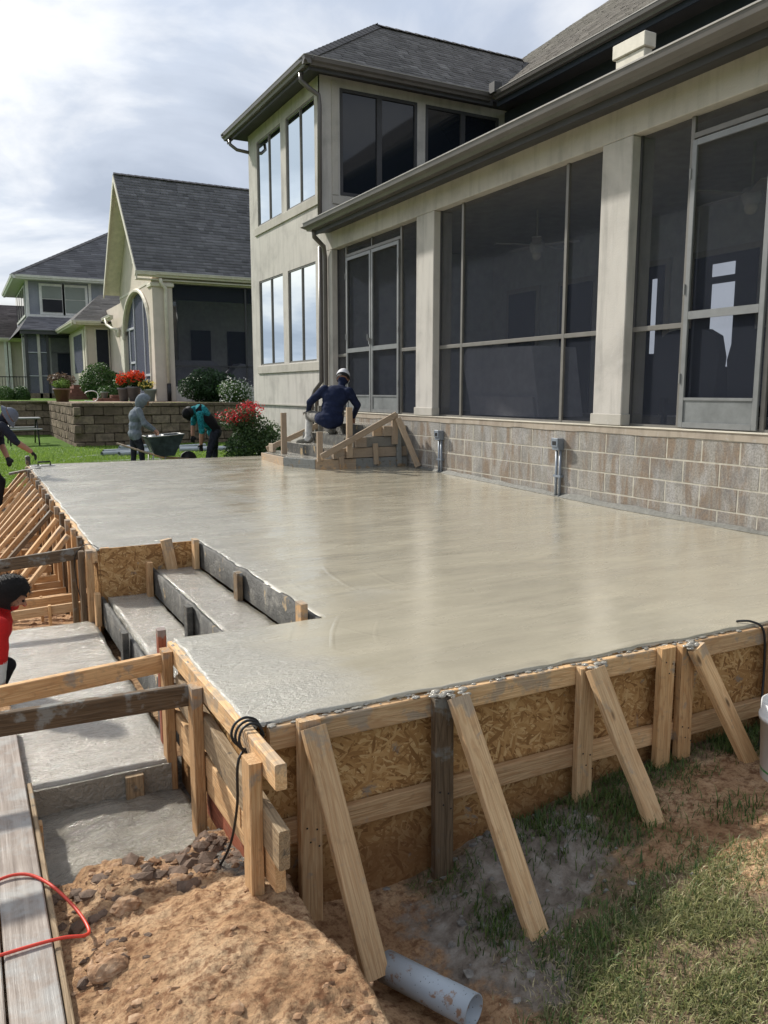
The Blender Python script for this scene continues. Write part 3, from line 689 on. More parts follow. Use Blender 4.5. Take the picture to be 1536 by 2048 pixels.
for i, y in enumerate(yb):
    z0 = float(zs(0, y)); gz = float(gh(.1, y))
    m = 'pine_old' if i in (0, 4) else ('pine' if i % 2 else 'pine_pale')
    board('stake', (.782, y, gz-.15), (.782, y, z0+.005+.02*random.random()), .085, .04, (0, 1, 0), lf, 'pine' if i % 3 else 'pine_old')
    if i != 0: board('brace', (.735, y-.045, z0-.03), (.735-(z0-.03-gz)*random.uniform(.86, .96), y-.045, gz-.03), .088, .038, (0, 1, 0), lf, m)
    board('kicker', (.77, y-.09, gz+.22), (.20, y-.09, gz+.20), .07, .036, (0, 0, 1), lf, 'pine' if i % 2 else 'pine_pale')
    board('kicker_stake', (.22+random.uniform(-.02, .03), y-.05, gz-.1), (.22, y-.05, gz+.33), .05, .03, (0, 1, 0), lf, 'pine_pale')
    if i % 2 == 0: board('kicker_stake', (.52, y-.12, gz-.1), (.52, y-.12, gz+.26), .04, .022, (0, 1, 0), lf, 'pine')
board('stake', (.79, 6.26, -.80), (.79, 6.26, .0), .07, .05, (0, 1, 0), lf, 'pine')
board('stake', (.745, 6.36, -.90), (.745, 6.36, -.02), .08, .04, (0, 1, 0), lf, 'pine_old')
board('stake', (.70, 6.50, -.90), (.70, 6.50, -.05), .08, .04, (0, 1, 0), lf, 'pine_old')
t = thing('cross_board', 'dark weathered cross board at the far side of the landing, tied with wire', 'board', (.4, 6.4, -.06), 'boards across the landing')
board('plank', (.78, 6.43, -.045), (-.1, 6.43, -.115), .092, .038, (0, 0, 1), t, 'pine_old')
# low front board of the landing
t = thing('landing_form', 'cement covered board holding the near edge of the lower landing', 'formwork', (.5, 3.64, -.65))
mb = MB(); mb.box(.17, .775, 3.632, 3.655, -.74, -.562); mb.build('form_board', 'slurry', t)
board('cleat', (.60, 3.615, -.74), (.60, 3.615, -.575), .08, .03, (1, 0, 0), t, 'pine_wet')
board('post', (.155, 3.36, -.72), (.155, 3.36, -.57), .05, .06, (0, 1, 0), t, 'pine')
# planks at the lower left
for k, (x, wd, lab) in enumerate(((.072, .135, 'wet weathered walk plank at the lower left, right one of the pair'), (-.068, .13, 'wet weathered walk plank at the lower left edge, left one of the pair'))):
    t = board('walk_plank', (x, 1.2, -.515+.003*k), (x+.002, 4.3, -.51), wd, .038, (1, 0, 0), None, 'plank'); tag(t, lab, 'plank', 'walk planks at the lower left')
t = board('plank_edge', (.150, 1.2, -.525), (.158, 3.62, -.535), .020, .05, (1, 0, 0), None, 'pine_wet'); tag(t, 'narrow muddy edge board along the walk planks', 'board')

# cords
def cable(name, pts, r, mat, label, cat, seg=8):
    P = [Vector(p) for p in pts]; Q = []
    for i in range(len(P)-1):
        p0, p1, p2, p3 = P[max(i-1, 0)], P[i], P[i+1], P[min(i+2, len(P)-1)]
        for k in range(seg):
            t = k/seg; Q.append(.5*((2*p1)+(p2-p0)*t+(2*p0-5*p1+4*p2-p3)*t*t+(3*p1-p0-3*p2+p3)*t**3))
    Q.append(P[-1]); o = MB().tube(Q, r, 8).build(name, mat, None, True); return tag(o, label, cat)
cable('extension_cord', [(-.2, 2.72, -.484), (-.02, 2.85, -.484), (.08, 2.86, -.482), (.155, 2.78, -.49), (.22, 2.62, -.50), (.25, 2.50, -.512), (.235, 2.455, -.505), (.17, 2.45, -.488), (.05, 2.45, -.484), (-.2, 2.44, -.484)], .0055, 'cord', 'orange red extension cord looped over the walk planks', 'cord')
lp = []
for k in range(3):
    for a in range(0, 360, 45): lp.append((.826+.045*math.cos(R(a))*(1+.1*k), 2.56+.03*k+.01*math.sin(R(a)), .0+.05*math.sin(R(a))-.02))
cable('black_cable', lp+[(.775, 2.55, -.08), (.768, 2.56, -.25), (.76, 2.62, -.42), (.74, 2.70, -.55), (.72, 2.74, -.585)], .005, 'rubber', 'black cable coiled over the rail at the slab corner', 'cable', 5)
cable('black_cable', [(3.46, 2.68, .012), (3.50, 2.62, .02), (3.53, 2.57, -.02), (3.54, 2.56, -.2), (3.50, 2.53, -.36), (3.40, 2.45, -.52), (3.30, 2.42, -.56), (3.25, 2.44, -.57)], .006, 'rubber', 'black cable hanging over the front form near the white bucket', 'cable')
cable('tie_wire', [(.86, 6.25, .01), (.80, 6.30, .04), (.74, 6.36, .0), (.70, 6.40, -.1), (.71, 6.39, -.30), (.74, 6.34, -.42), (.80, 6.28, -.48)], .0035, 'rubber', 'thin dark wire tied round the far cross board posts', 'wire')
# muddy pipe
a, b = Vector((1.16, 2.19, -.765)), Vector((1.30, 1.86, -.745)); d = (b-a).normalized(); mb = MB()
y_ = d.cross(Vector((0, 0, 1))).normalized(); z_ = y_.cross(d)
n = 28; vs = []; fs = []
for p, r_ in ((a, .052), (b, .052), (b, .0475), (a, .0475)): vs += [p+(y_*math.cos(2*math.pi*k/n)+z_*math.sin(2*math.pi*k/n))*r_ for k in range(n)]
fs = [(i*n+k, i*n+(k+1) % n, ((i+1) % 4)*n+(k+1) % n, ((i+1) % 4)*n+k) for i in range(4) for k in range(n)]
o = mb.add(vs, fs).build('drain_pipe', 'pvc_dirty', None, True); tag(o, 'short grey drain pipe with mud splashes at the foot of the nearest brace', 'pipe')
# white bucket at the right edge
def bucket(loc, s, label, dirty=False):
    t = thing('bucket', label, 'bucket', loc)
    x, y, z = loc; pr = [(0, 0), (.13, 0), (.135, .01), (.150, .29), (.158, .29), (.158, .31), (.150, .31), (.151, .37), (.145, .37), (.128, .02), (0, .02)]
    MB().lathe([(r*s, h*s) for r, h in pr], loc, 28).build('shell', 'white_plastic', t, True)
    MB().lathe([(.1375*s, .05*s), (.1385*s, .10*s)], loc, 28).build('green_band', 'green_print', t, True)
    MB().lathe([(.1425*s, .17*s), (.144*s, .21*s)], loc, 28).build('green_band', 'green_print', t, True)
    pts = [(x+.16*s*math.cos(R(a)), y-.10*s*math.sin(R(a)), z+.33*s-.20*s*math.sin(R(a))) for a in range(0, 181, 15)]
    MB().tube(pts, .003, 6).build('handle', 'metal', t, True); return t
bucket((3.255, 2.17, -.585), 1.0, 'white plastic bucket with green print at the right edge of the photo')

# ================================================================== main stucco house
H = thing('stucco_house', 'two storey stucco house with screened porch and dark roof above the wet slab', 'house', (5.86, 9, 0))
bw = MB().box(XF+.0035, XF+.26, -2, 13.5, -.6, .757).build('block_wall', 'mortar', H)
ublk = MB().cbox(0, .19, -.1965, .1965, -.098, .098, .004).mesh('concrete_block', 'block')
ub2 = MB().cbox(0, .19, -.098, .098, -.098, .098, .004).mesh('concrete_block', 'block')
k = 0
for c, zc in enumerate((.655, .450, .245, .040, -.165)):
    y = 3.0+(.2 if c % 2 else 0.)
    while y < 13.4:
        if y > 10.6 and zc < .5 and y < 12.3: y += .4035; continue
        o = reg(bpy.data.objects.new('concrete_block', ublk), bw, Matrix.Translation((XF+random.uniform(0, .003), y+.2, zc)))
        y += .4035
mb = MB(); n = 240                                               # bond beam with a worn lower edge
ys_ = np.linspace(-2, 13.5, n); e = .757+.012*fbm(ys_, ys_*0, 2.6, 5, 3)
for i in range(n-1):
    q = [(XF-.006, ys_[i], e[i]), (XF-.006, ys_[i+1], e[i+1]), (XF-.006+.003, ys_[i+1], .828), (XF-.003, ys_[i], .828)]
    mb.add(q+[(XF+.02, ys_[i], e[i]), (XF+.02, ys_[i+1], e[i+1]), (XF+.24, ys_[i+1], .828), (XF+.24, ys_[i], .828)], [(0, 3, 2, 1), (3, 7, 6, 2), (0, 1, 5, 4)])
mb.build('bond_beam', 'bond', H)
MB().box(XF-.014, XF+.14, -2, 13.2, .8285, .838).build('sill_flashing', 'cream_trim', H)
# slurry smear where the slab meets the wall
mb = MB(); n = 200; ys_ = np.linspace(2.7, 10.25, n); hh = .025+.045*np.clip(.3+fbm(ys_, ys_*0, 1.4, 5, 13), 0, 1)
for i in range(n-1):
    z0, z1 = float(zs(0, ys_[i])), float(zs(0, ys_[i+1]))
    mb.add([(XF-.05, ys_[i], z0+.006), (XF-.05, ys_[i+1], z1+.006), (XF-.004, ys_[i+1], z1+hh[i+1]), (XF-.004, ys_[i], z0+hh[i])], [(0, 3, 2, 1)])
M['fillet'] = plain('drying slurry', (.15, .148, .13), .5, .4, 0, .3, 30, .6)
o = mb.build('slurry_fillet', 'fillet', None, True); tag(o, None, None, None, 'stuff')
# stucco columns, beam
def column(y0, y1):
    c = MB().cbox(XF, XF+.30, y0, y1, .86, 3.598, .008).build('column', 'stucco', H)
    MB().cbox(XF-.018, XF+.26, y0-.018, y1+.018, .842, .955, .006).build('plinth', 'stucco_trim', c)
column(9.67, 10.14); column(6.03, 6.44); column(13.05, 13.497); column(2.2, 2.62)
MB().cbox(XF, XF+.30, -2, 13.497, 3.60, 3.935, .006).build('beam', 'stucco', H)
# porch gutter: profile swept along Y
def sweepY(name, prof, y0, y1, mat, parent, mi=None): 
    return MB().prism([(x, y0, z) for x, z in prof], (0, y1-y0, 0)).build(name, mat, parent)
gx = 5.36
gt = sweepY('gutter', [(gx, 3.985), (gx+.012, 3.93), (gx+.055, 3.90), (gx+.075, 3.865), (gx+.17, 3.865), (gx+.17, 3.985)], -3, 13.12, 'gutter', H)
sweepY('gutter_rim', [(gx-.008, 3.984), (gx-.008, 3.998), (gx+.020, 3.998), (gx+.020, 3.987)], -3, 13.13, 'gutter_rim', gt)
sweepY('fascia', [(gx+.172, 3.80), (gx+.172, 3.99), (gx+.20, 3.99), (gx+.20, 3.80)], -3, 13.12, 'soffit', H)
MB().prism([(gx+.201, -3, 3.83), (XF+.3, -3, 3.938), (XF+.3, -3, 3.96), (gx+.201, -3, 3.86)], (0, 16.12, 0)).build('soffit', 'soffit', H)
# porch roof
MB().prism([(gx+.10, -3, 3.992), (9.7, -3, 5.45), (9.7, -3, 5.36), (gx+.20, -3, 3.965)], (0, 16.49, 0)).build('porch_roof', 'shingle_warm', H)
# porch room
MB().box(XF+.27, 9.6, -2, 13.49, .74, .80).build('porch_floor', 'room_floor', H)
MB().box(XF+.31, 9.6, -2, 13.49, 3.78, 3.82).build('porch_ceiling', 'room', H)
rw = MB().box(9.5, 9.6, -2, 13.49, .8, 3.78).build('porch_back_wall', 'room', H)
MB().box(XF+.31, 9.5, 13.40, 13.48, .8, 3.78).build('porch_end_wall', 'room', H)
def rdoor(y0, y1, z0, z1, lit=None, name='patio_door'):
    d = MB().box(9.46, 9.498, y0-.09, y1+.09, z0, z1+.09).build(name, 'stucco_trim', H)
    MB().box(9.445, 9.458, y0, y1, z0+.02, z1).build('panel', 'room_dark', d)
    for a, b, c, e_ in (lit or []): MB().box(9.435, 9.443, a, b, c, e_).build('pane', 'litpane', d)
rdoor(7.35, 8.40, .8, 3.05, [(7.69, 8.06, 1.50, 2.66), (7.70, 8.07, 2.76, 2.93)])
rdoor(8.95, 9.36, .8, 3.05, [(9.08, 9.17, 1.75, 2.86)])
rdoor(10.5, 11.3, .8, 3.0); rdoor(12.0, 12.8, .8, 3.0); rdoor(5.3, 6.6, .8, 3.05)
# screens
def bar(parent, p, q, wd=.045, th=.03, mat='frame', name='frame_bar'): return MB().beam(p, q, wd, th, (0, 0, 1) if abs(q[1]-p[1]) > .01 or abs(q[0]-p[0]) > .01 else (0, 1, 0)).build(name, mat, parent)
SX = 5.975
def bay(y0, y1, mull, rails, skip=None):
    s = MB().box(SX+.013, SX+.0145, y0, y1, .84, 3.598).build('screen_bay', 'screen', H)
    for y in (y0+.012, y1-.012): MB().box(SX-.012, SX+.010, y-.012, y+.012, .842, 3.597).build('frame_bar', 'soffit', s)
    for y in mull: MB().cbox(SX-.018, SX+.012, y-.022, y+.022, .842, 3.597, .003).build('mullion', 'frame', s)
    for a, b, z in rails: MB().cbox(SX-.016, SX+.010, a, b, z-.024, z+.024, .003).build('rail', 'frame', s)
    MB().box(SX-.012, SX+.010, y0, y1, .84, .862).build('frame_bar', 'frame', s)
    return s
bay(10.142, 13.048, (12.68, 10.76), ((12.70, 13.04, 1.80), (10.15, 10.74, 1.80), (10.79, 12.66, 3.44)))
MB().box(SX-.018, SX+.010, 11.71, 11.735, 3.46, 3.597).build('mullion', 'frame', H)
bay(6.442, 9.668, (9.11, 7.07), ((9.13, 9.66, 1.785), (7.09, 9.09, 1.785), (6.45, 7.05, 1.785)))
bay(2.62, 6.028, (5.395, 4.50), ((5.41, 6.02, 1.785), (4.52, 5.38, 3.43)))
def sdoor(y0, y1, top, hs, name='screen_door'):
    d = MB(); x0, x1 = SX-.045, SX-.020; s = .052
    d.cbox(x0, x1, y0, y0+s, .85, top, .004); d.cbox(x0, x1, y1-s, y1, .85, top, .004)
    d.box(x0+.001, x1-.001, y0+s, y1-s, top-s, top-.001); d.box(x0+.001, x1-.001, y0+s, y1-s, .851, .90); d.box(x0+.001, x1-.001, y0+s, y1-s, 1.83, 1.90); d.box(x0+.001, x1-.001, y0+s, y1-s, 1.10, 1.125)
    D_ = d.build(name, 'frame_pale', H)
    MB().box(x0+.012, x0+.016, y0+s, y1-s, .90, 1.10).build('kick_plate', 'kick', D_)
    for z in (1.3, 2.1, 3.1): MB().tube([(x0-.006, hs, z-.045), (x0-.006, hs, z+.045)], .008, 8).build('hinge', 'metal', D_)
    return D_
D1 = sdoor(11.72, 12.64, 3.40, 12.64); D2 = sdoor(10.79, 11.70, 3.40, 10.79); sdoor(4.53, 5.37, 3.385, 5.37)
MB().beam((SX-.07, 11.70, 1.93), (SX-.07, 11.70, 2.03), .02, .03, (0, 1, 0)).tube([(SX-.07, 11.71, 1.98), (SX-.10, 11.72, 2.0), (SX-.10, 11.72, 2.09)], .009, 6).build('handle', 'metal', D1)

# two storey wing
x1, y0, y1 = 10.4, 13.5, 17.35
mb = MB(); mb.box(XF+.06, x1, y0+.06, y1, -.5, 6.55); mb.build('wing_core', 'room_dark', H)
def wallX(name, holes, z0, z1, ya, yb_, mat='stucco', x=XF, th=.055):         # wall facing -X, with rectangular openings in one row band list
    mb = MB(); ys2 = sorted({ya, yb_}|{h[0] for h in holes}|{h[1] for h in holes}); zs2 = sorted({z0, z1}|{h[2] for h in holes}|{h[3] for h in holes})
    for i in range(len(ys2)-1):
        for j in range(len(zs2)-1):
            cy, cz = (ys2[i]+ys2[i+1])/2, (zs2[j]+zs2[j+1])/2
            if any(h[0] < cy < h[1] and h[2] < cz < h[3] for h in holes): continue
            mb.box(x, x+th, ys2[i], ys2[i+1], zs2[j], zs2[j+1])
    return mb.build(name, mat, H)
UP = [(13.74, 15.14, 4.62, 6.30), (15.42, 16.82, 4.62, 6.30)]; LO = [(13.76, 15.14, 1.74, 3.50), (15.42, 16.84, 1.74, 3.50)]
wallX('wing_wall', UP+LO, .915, 6.56, y0, y1)
MB().box(XF+.025, XF+.058, y0, y1, -.5, .912).build('wing_foundation', 'stucco', H)
MB().box(XF-.012, XF-.001, y0, y1, .90, .925).build('drip_band', 'stucco_trim', H)
for a, b, c, d in ((13.56, 16.98, 4.44, 4.60), (13.56, 16.98, 1.56, 1.72)):
    MB().cbox(XF-.03, XF+.02, a, b, c, d, .006).build('sill_band', 'stucco_trim', H)
def winX(h, x=XF, glassm='glass', fr='frame'):
    y0_, y1_, z0_, z1_ = h; W_ = MB(); f = .03
    W_.box(x+.012, x+.05, y0_, y0_+f, z0_, z1_); W_.box(x+.012, x+.05, y1_-f, y1_, z0_, z1_); W_.box(x+.013, x+.049, y0_+f, y1_-f, z0_, z0_+f); W_.box(x+.013, x+.049, y0_+f, y1_-f, z1_-f, z1_)
    m_ = (y0_+y1_)/2; W_.box(x+.01, x+.048, m_-.014, m_+.014, z0_+f, z1_-f)
    w_ = W_.build('window', fr, H)
    for a, b in ((y0_+f, m_-.014), (m_+.014, y1_-f)): MB().box(x+.034, x+.040, a, b, z0_+f, z1_-f).build('pane', glassm, w_)
for h in UP+LO: winX(h)
# wing wall facing the viewer above the porch roof
WH = [(6.24, 7.80, 4.62, 6.40), (7.98, 9.62, 4.62, 6.40)]
mb = MB(); xs2 = [XF, 6.24, 7.80, 7.98, 9.62, x1]; 
for i in range(5):
    hole = i in (1, 3)
    if hole: mb.box(xs2[i], xs2[i+1], y0, y0+.055, 3.95, 4.62); mb.box(xs2[i], xs2[i+1], y0, y0+.055, 6.40, 6.56)
    else: mb.box(xs2[i] if i else XF+.0, xs2[i+1], y0-.001, y0+.055, 3.95, 6.56)
mb.build('wing_wall', 'stucco', H)
MB().cbox(6.08, 7.90, y0-.025, y0-.002, 4.46, 4.60, .005).build('sill_band', 'stucco_trim', H)
MB().cbox(6.08, 6.20, y0-.022, y0-.002, 4.61, 6.50, .005).build('window_trim', 'stucco_trim', H)
for a, b, c, d in WH:
    f = .055; m_ = (a+b)/2; W_ = MB()
    W_.box(a, a+f, y0-.01, y0+.04, c, d); W_.box(b-f, b, y0-.01, y0+.04, c, d); W_.box(a+f, b-f, y0-.009, y0+.039, c, c+f); W_.box(a+f, b-f, y0-.009, y0+.039, d-f, d); W_.box(m_-.05, m_+.05, y0-.012, y0+.038, c+f, d-f)
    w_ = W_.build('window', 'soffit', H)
    for p, q in ((a+f, m_-.05), (m_+.05, b-f)): MB().box(p, q, y0+.02, y0+.028, c+f, d-f).build('pane', 'glass_dark', w_)
# roofs
def shingles(name, parent, O, U, Vd, poly, expo, tab, mat, th=.012, kind=True):
    """rows of overlapping shingle tabs over a convex polygon given in (u, v) of the plane O + uU + vV"""
    O, U, Vd = np.array(O, float), np.array(U, float), np.array(Vd, float); U /= np.linalg.norm(U); Vd /= np.linalg.norm(Vd); N = np.cross(U, Vd)
    if N[2] < 0: N = -N
    def iv(v):
        xs_ = []
        for i in range(len(poly)):
            (u0, v0), (u1, v1) = poly[i], poly[(i+1) % len(poly)]
            if (v0-v)*(v1-v) <= 0 and v0 != v1: xs_.append(u0+(u1-u0)*(v-v0)/(v1-v0))
        return (min(xs_), max(xs_)) if len(xs_) > 1 else None
    vmin, vmax = min(p[1] for p in poly), max(p[1] for p in poly); V_, F_, T_ = [], [], []; r = 0; v = vmin
    while v < vmax-1e-6:
        vb, vt = v, min(v+expo*1.25, vmax); ib, it = iv(vb+1e-5), iv(vt-1e-5)
        if ib and it:
            u = min(ib[0], it[0])-random.random()*tab
            while u < max(ib[1], it[1]):
                wd = tab*random.uniform(.55, 1.35); hh = th*random.uniform(.6, 1.5); g_ = .004
                b0, b1 = max(u+g_, ib[0]), min(u+wd, ib[1]); t0, t1 = max(u+g_, it[0]), min(u+wd, it[1])
                if b1-b0 > .01 or t1-t0 > .01:
                    b1 = max(b1, b0); t1 = max(t1, t0); jb = random.uniform(-.006, .006) if v > vmin else 0
                    P = lambda uu, vv, n_: tuple(O+U*uu+Vd*vv+N*n_)
                    k_ = len(V_); V_ += [P(b0, vb+jb, .002), P(b1, vb+jb, .002), P(b0, vb+jb, hh+.004), P(b1, vb+jb, hh+.004), P(t1, vt, .004), P(t0, vt, .004)]
                    F_ += [(k_, k_+1, k_+3, k_+2), (k_+2, k_+3, k_+4, k_+5)]; t_ = min(1, max(0, random.gauss(.5, .15))); T_ += [t_, t_]
                u += wd
        v += expo; r += 1
    o = reg(bpy.data.objects.new(name, np_mesh(name, V_, F_, mat, T_)), parent); 
    if kind: o['kind'] = 'stuff'
    return o
# wing hip roof: eave box (5.46..9.2, 13.1..17.75), z 6.6, ridge at y 15.43, z 8.42 from x 7.95
EZ = 6.62; RZ = 8.44; ya, yb2, yr, xa, xr = 13.10, 17.78, 15.44, 5.46, 7.95
MB().box(xa+.10, x1, ya+.10, yb2-.05, EZ-.05, EZ-.01).build('soffit', 'soffit', H)
rf_ = MB().add([(xa, ya, EZ), (12, ya, EZ), (12, yr, RZ), (xr, yr, RZ), (xa, yb2, EZ), (12, yb2, EZ)], [(0, 1, 2, 3), (4, 0, 3), (5, 4, 3, 2)]).build('wing_roof', 'shingle', H)
sl = math.hypot(yr-ya, RZ-EZ)
shingles('shingle_field', rf_, (xa, ya, EZ+.004), (1, 0, 0), (0, yr-ya, RZ-EZ), [(0, 0), (4.2, 0), (6.2, sl), (xr-xa, sl)], .13, .20, 'shingle')
slh = math.hypot(xr-xa, RZ-EZ)
shingles('shingle_field', rf_, (xa, ya, EZ+.004), (0, 1, 0), (xr-xa, 0, RZ-EZ), [(0, 0), (yb2-ya, 0), (yr-ya, slh)], .13, .20, 'shingle')
def caps(parent, a, b, n, mat='shingle', wd=.13):
    a, b = Vector(a), Vector(b); d = (b-a); side = d.cross(Vector((0, 0, 1))).normalized()*wd; mb = MB()
    for i in range(n):
        p, q = a+d*i/n, a+d*(i+1.25)/n; up = Vector((0, 0, .035)); dn = Vector((0, 0, -.045)); l = Vector((0, 0, .014))
        mb.add([p+side+dn+l, p+up+l, p-side+dn+l, q+side+dn, q+up, q-side+dn, p+side+dn-l, p+up-l, p-side+dn-l], [(0, 1, 4, 3), (1, 2, 5, 4), (0, 6, 7, 1), (1, 7, 8, 2)])
    return mb.build('ridge_cap', mat, parent)
caps(rf_, (xa, ya, EZ+.02), (xr, yr, RZ+.01), 20); caps(rf_, (xr, yr, RZ+.01), (11.6, yr, RZ+.01), 16); caps(rf_, (xa, yb2, EZ+.02), (xr, yr, RZ+.01), 20)
def gutterseg(a, b, inward, parent, mat='gutter', rim='gutter_rim', s=1.):
    a, b = Vector(a), Vector(b); n = Vector(inward); up = Vector((0, 0, 1)); pr = [(0, .0), (.012, -.055), (.05, -.08), (.065, -.115), (.13, -.115), (.13, 0)]
    P = [(a+n*(x*s)+up*(z*s)) for x, z in pr]; g_ = MB().prism(P, b-a).build('gutter', mat, parent)
    P = [(a+n*(x*s)+up*(z*s)) for x, z in ((-.006, .002), (-.006, .014), (.018, .014), (.018, .002))]; MB().prism(P, b-a).build('gutter_rim', rim, g_); return g_
gutterseg((xa-.06, ya-.05, EZ+.02), (xa-.06, yb2, EZ+.02), (1, 0, 0), H); gutterseg((xa-.05, ya-.06, EZ+.02), (9.17, ya-.06, EZ+.02), (0, 1, 0), H)
MB().box(xa+.07, xa+.10, ya+.07, yb2, EZ-.15, EZ+.0).box(xa+.10, 9.25, ya+.07, ya+.10, EZ-.149, EZ+.0).build('fascia', 'soffit', H)
# main block behind
MB().box(9.72, 10.3, -4, 13.44, 3.9, 6.5).build('upper_wall', 'darkwall', H)
mr = MB().add([(9.2, -6, 6.6), (9.2, 19.1, 6.6), (18.5, 19.1, 13.11), (18.5, -6, 13.11)], [(0, 3, 2, 1)]).build('main_roof', 'shingle_warm', H)
MB().box(9.28, 10.3, -6, 13.04, 6.50, 6.54).build('soffit', 'soffit', H)
MB().box(9.25, 9.28, -6, 13.04, 6.42, 6.60).build('fascia', 'darkwall', H)
gutterseg((9.10, -6, 6.62), (9.10, 12.98, 6.62), (1, 0, 0), H)
shingles('shingle_field', mr, (9.2, 7.0, 6.606), (0, 1, 0), (1, 0, .7), [(0, 0), (12.1, 0), (12.1, 9.0), (0, 9.0)], .145, .3, 'shingle_warm')
MB().box(9.05, 9.22, 12.85, 13.02, 6.60, 6.78).build('valley_guard', 'soffit', H)
cp = MB().cbox(8.03, 8.17, 8.13, 8.64, 4.9, 5.52, .01).build('roof_pilaster', 'cream_trim', H)
MB().cbox(8.0, 8.20, 8.10, 8.68, 5.52, 5.70, .01).build('cap', 'cream_trim', cp)
# downspouts
def spout(pts, r=.04, mat='gutter', parent=H):
    o = MB().tube(pts, r, 8).build('downspout', mat, parent, True); return o
spout([(5.50, 13.45, 6.50), (5.50, 13.45, 6.38), (5.62, 13.42, 6.28), (5.80, 13.40, 6.18), (5.815, 13.40, 6.02), (5.815, 13.44, 4.02)])
spout([(5.52, 13.02, 3.87), (5.54, 13.05, 3.78), (5.78, 13.2, 3.66), (5.81, 13.22, 3.5), (5.81, 13.22, 1.30), (5.78, 13.28, 1.2), (5.74, 13.5, 1.05), (5.74, 13.5, .1)])
spout([(5.83, 13.47, 3.7), (5.82, 13.47, 1.35), (5.76, 13.62, 1.2), (5.74, 13.72, 1.05), (5.74, 13.72, .1)])
spout([(5.50, 17.5, 6.5), (5.50, 17.46, 6.38), (5.62, 17.38, 6.27), (5.86, 17.32, 6.23)], .035)

# electrical boxes with conduit on the block wall
for y, zt_, lab in ((9.40, .62, 'grey outlet box on two conduits, the farther one by the entry steps'), (6.92, .64, 'grey outlet box on two conduits, the nearer one below the middle screen')):
    t = thing('outlet_box', lab, 'outlet box', (XF, y, float(zs(0, y))), 'outlet boxes on the block wall')
    MB().cbox(XF-.085, XF-.003, y-.055, y+.055, zt_-.10, zt_+.03, .006).build('box', 'conduit', t)
    MB().cbox(XF-.10, XF-.086, y-.058, y+.05, zt_-.06, zt_+.035, .003).build('cover', 'conduit', t)
    MB().box(XF-.1015, XF-.1005, y-.035, y+.03, zt_-.045, zt_+.0).build('socket', 'rubber', t)
    for q in (-.03, .03): MB().tube([(XF-.03, y+q, -.02), (XF-.03, y+q, zt_-.10)], .015, 10).build('conduit', 'conduit', t, True)
    MB().box(XF-.05, XF-.004, y-.06, y+.06, .24, .265).build('strap', 'conduit', t)

# porch furniture seen through the screens
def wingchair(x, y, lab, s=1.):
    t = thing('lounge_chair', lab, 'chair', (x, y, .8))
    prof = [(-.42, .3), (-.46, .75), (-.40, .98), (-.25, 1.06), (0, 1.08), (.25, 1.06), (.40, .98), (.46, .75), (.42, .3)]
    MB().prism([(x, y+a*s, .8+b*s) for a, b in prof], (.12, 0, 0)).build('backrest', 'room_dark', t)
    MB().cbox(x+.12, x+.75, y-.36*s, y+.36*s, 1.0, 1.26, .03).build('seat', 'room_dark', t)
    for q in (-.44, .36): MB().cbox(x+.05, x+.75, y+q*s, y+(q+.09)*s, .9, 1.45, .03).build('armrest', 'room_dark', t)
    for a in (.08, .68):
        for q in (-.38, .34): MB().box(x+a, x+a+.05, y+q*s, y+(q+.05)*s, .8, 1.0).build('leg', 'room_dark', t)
wingchair(7.3, 6.55, 'dark wide backed chair behind the right screen, left of the pair', 1.0)
wingchair(7.3, 5.55, 'dark wide backed chair behind the right screen, right of the pair', .95)
t = thing('covered_cabinet', 'bulky covered grill cabinet behind the middle screen', 'grill', (7.4, 9.9, .8))
MB().prism([(7.25, 9.05, .82), (7.25, 9.25, 1.82), (7.25, 10.9, 1.86), (7.25, 11.05, 1.7), (7.25, 10.75, .82)], (.8, 0, 0)).build('cover', 'cover', t)
MB().prism([(7.20, 9.10, .82), (7.20, 9.15, 1.1), (7.20, 10.75, 1.12), (7.20, 10.7, .82)], (.04, 0, 0)).build('hem', 'cover', t)
def fan(x, y, z, lab):
    t = thing('ceiling_fan', lab, 'ceiling fan', (x, y, 3.7), 'ceiling fans in the porch')
    MB().tube([(x, y, 3.78), (x, y, z)], .015, 8).build('rod', 'room', t); MB().lathe([(0, -.12), (.08, -.10), (.11, -.02), (.09, .06), (0, .08)], (x, y, z), 16).build('motor', 'room', t, True)
    for k in range(5):
        a = R(72*k+15); MB().beam((x+.12*math.cos(a), y+.12*math.sin(a), z), (x+.62*math.cos(a), y+.62*math.sin(a), z+.01), .012, .12).build('blade', 'room', t)
    MB().ico((x, y, z-.14), .07, 2).build('light_globe', 'cream_trim', t, True)
fan(7.6, 9.65, 3.28, 'ceiling fan behind the middle screen'); fan(7.6, 6.05, 3.25, 'ceiling fan behind the right screen door')

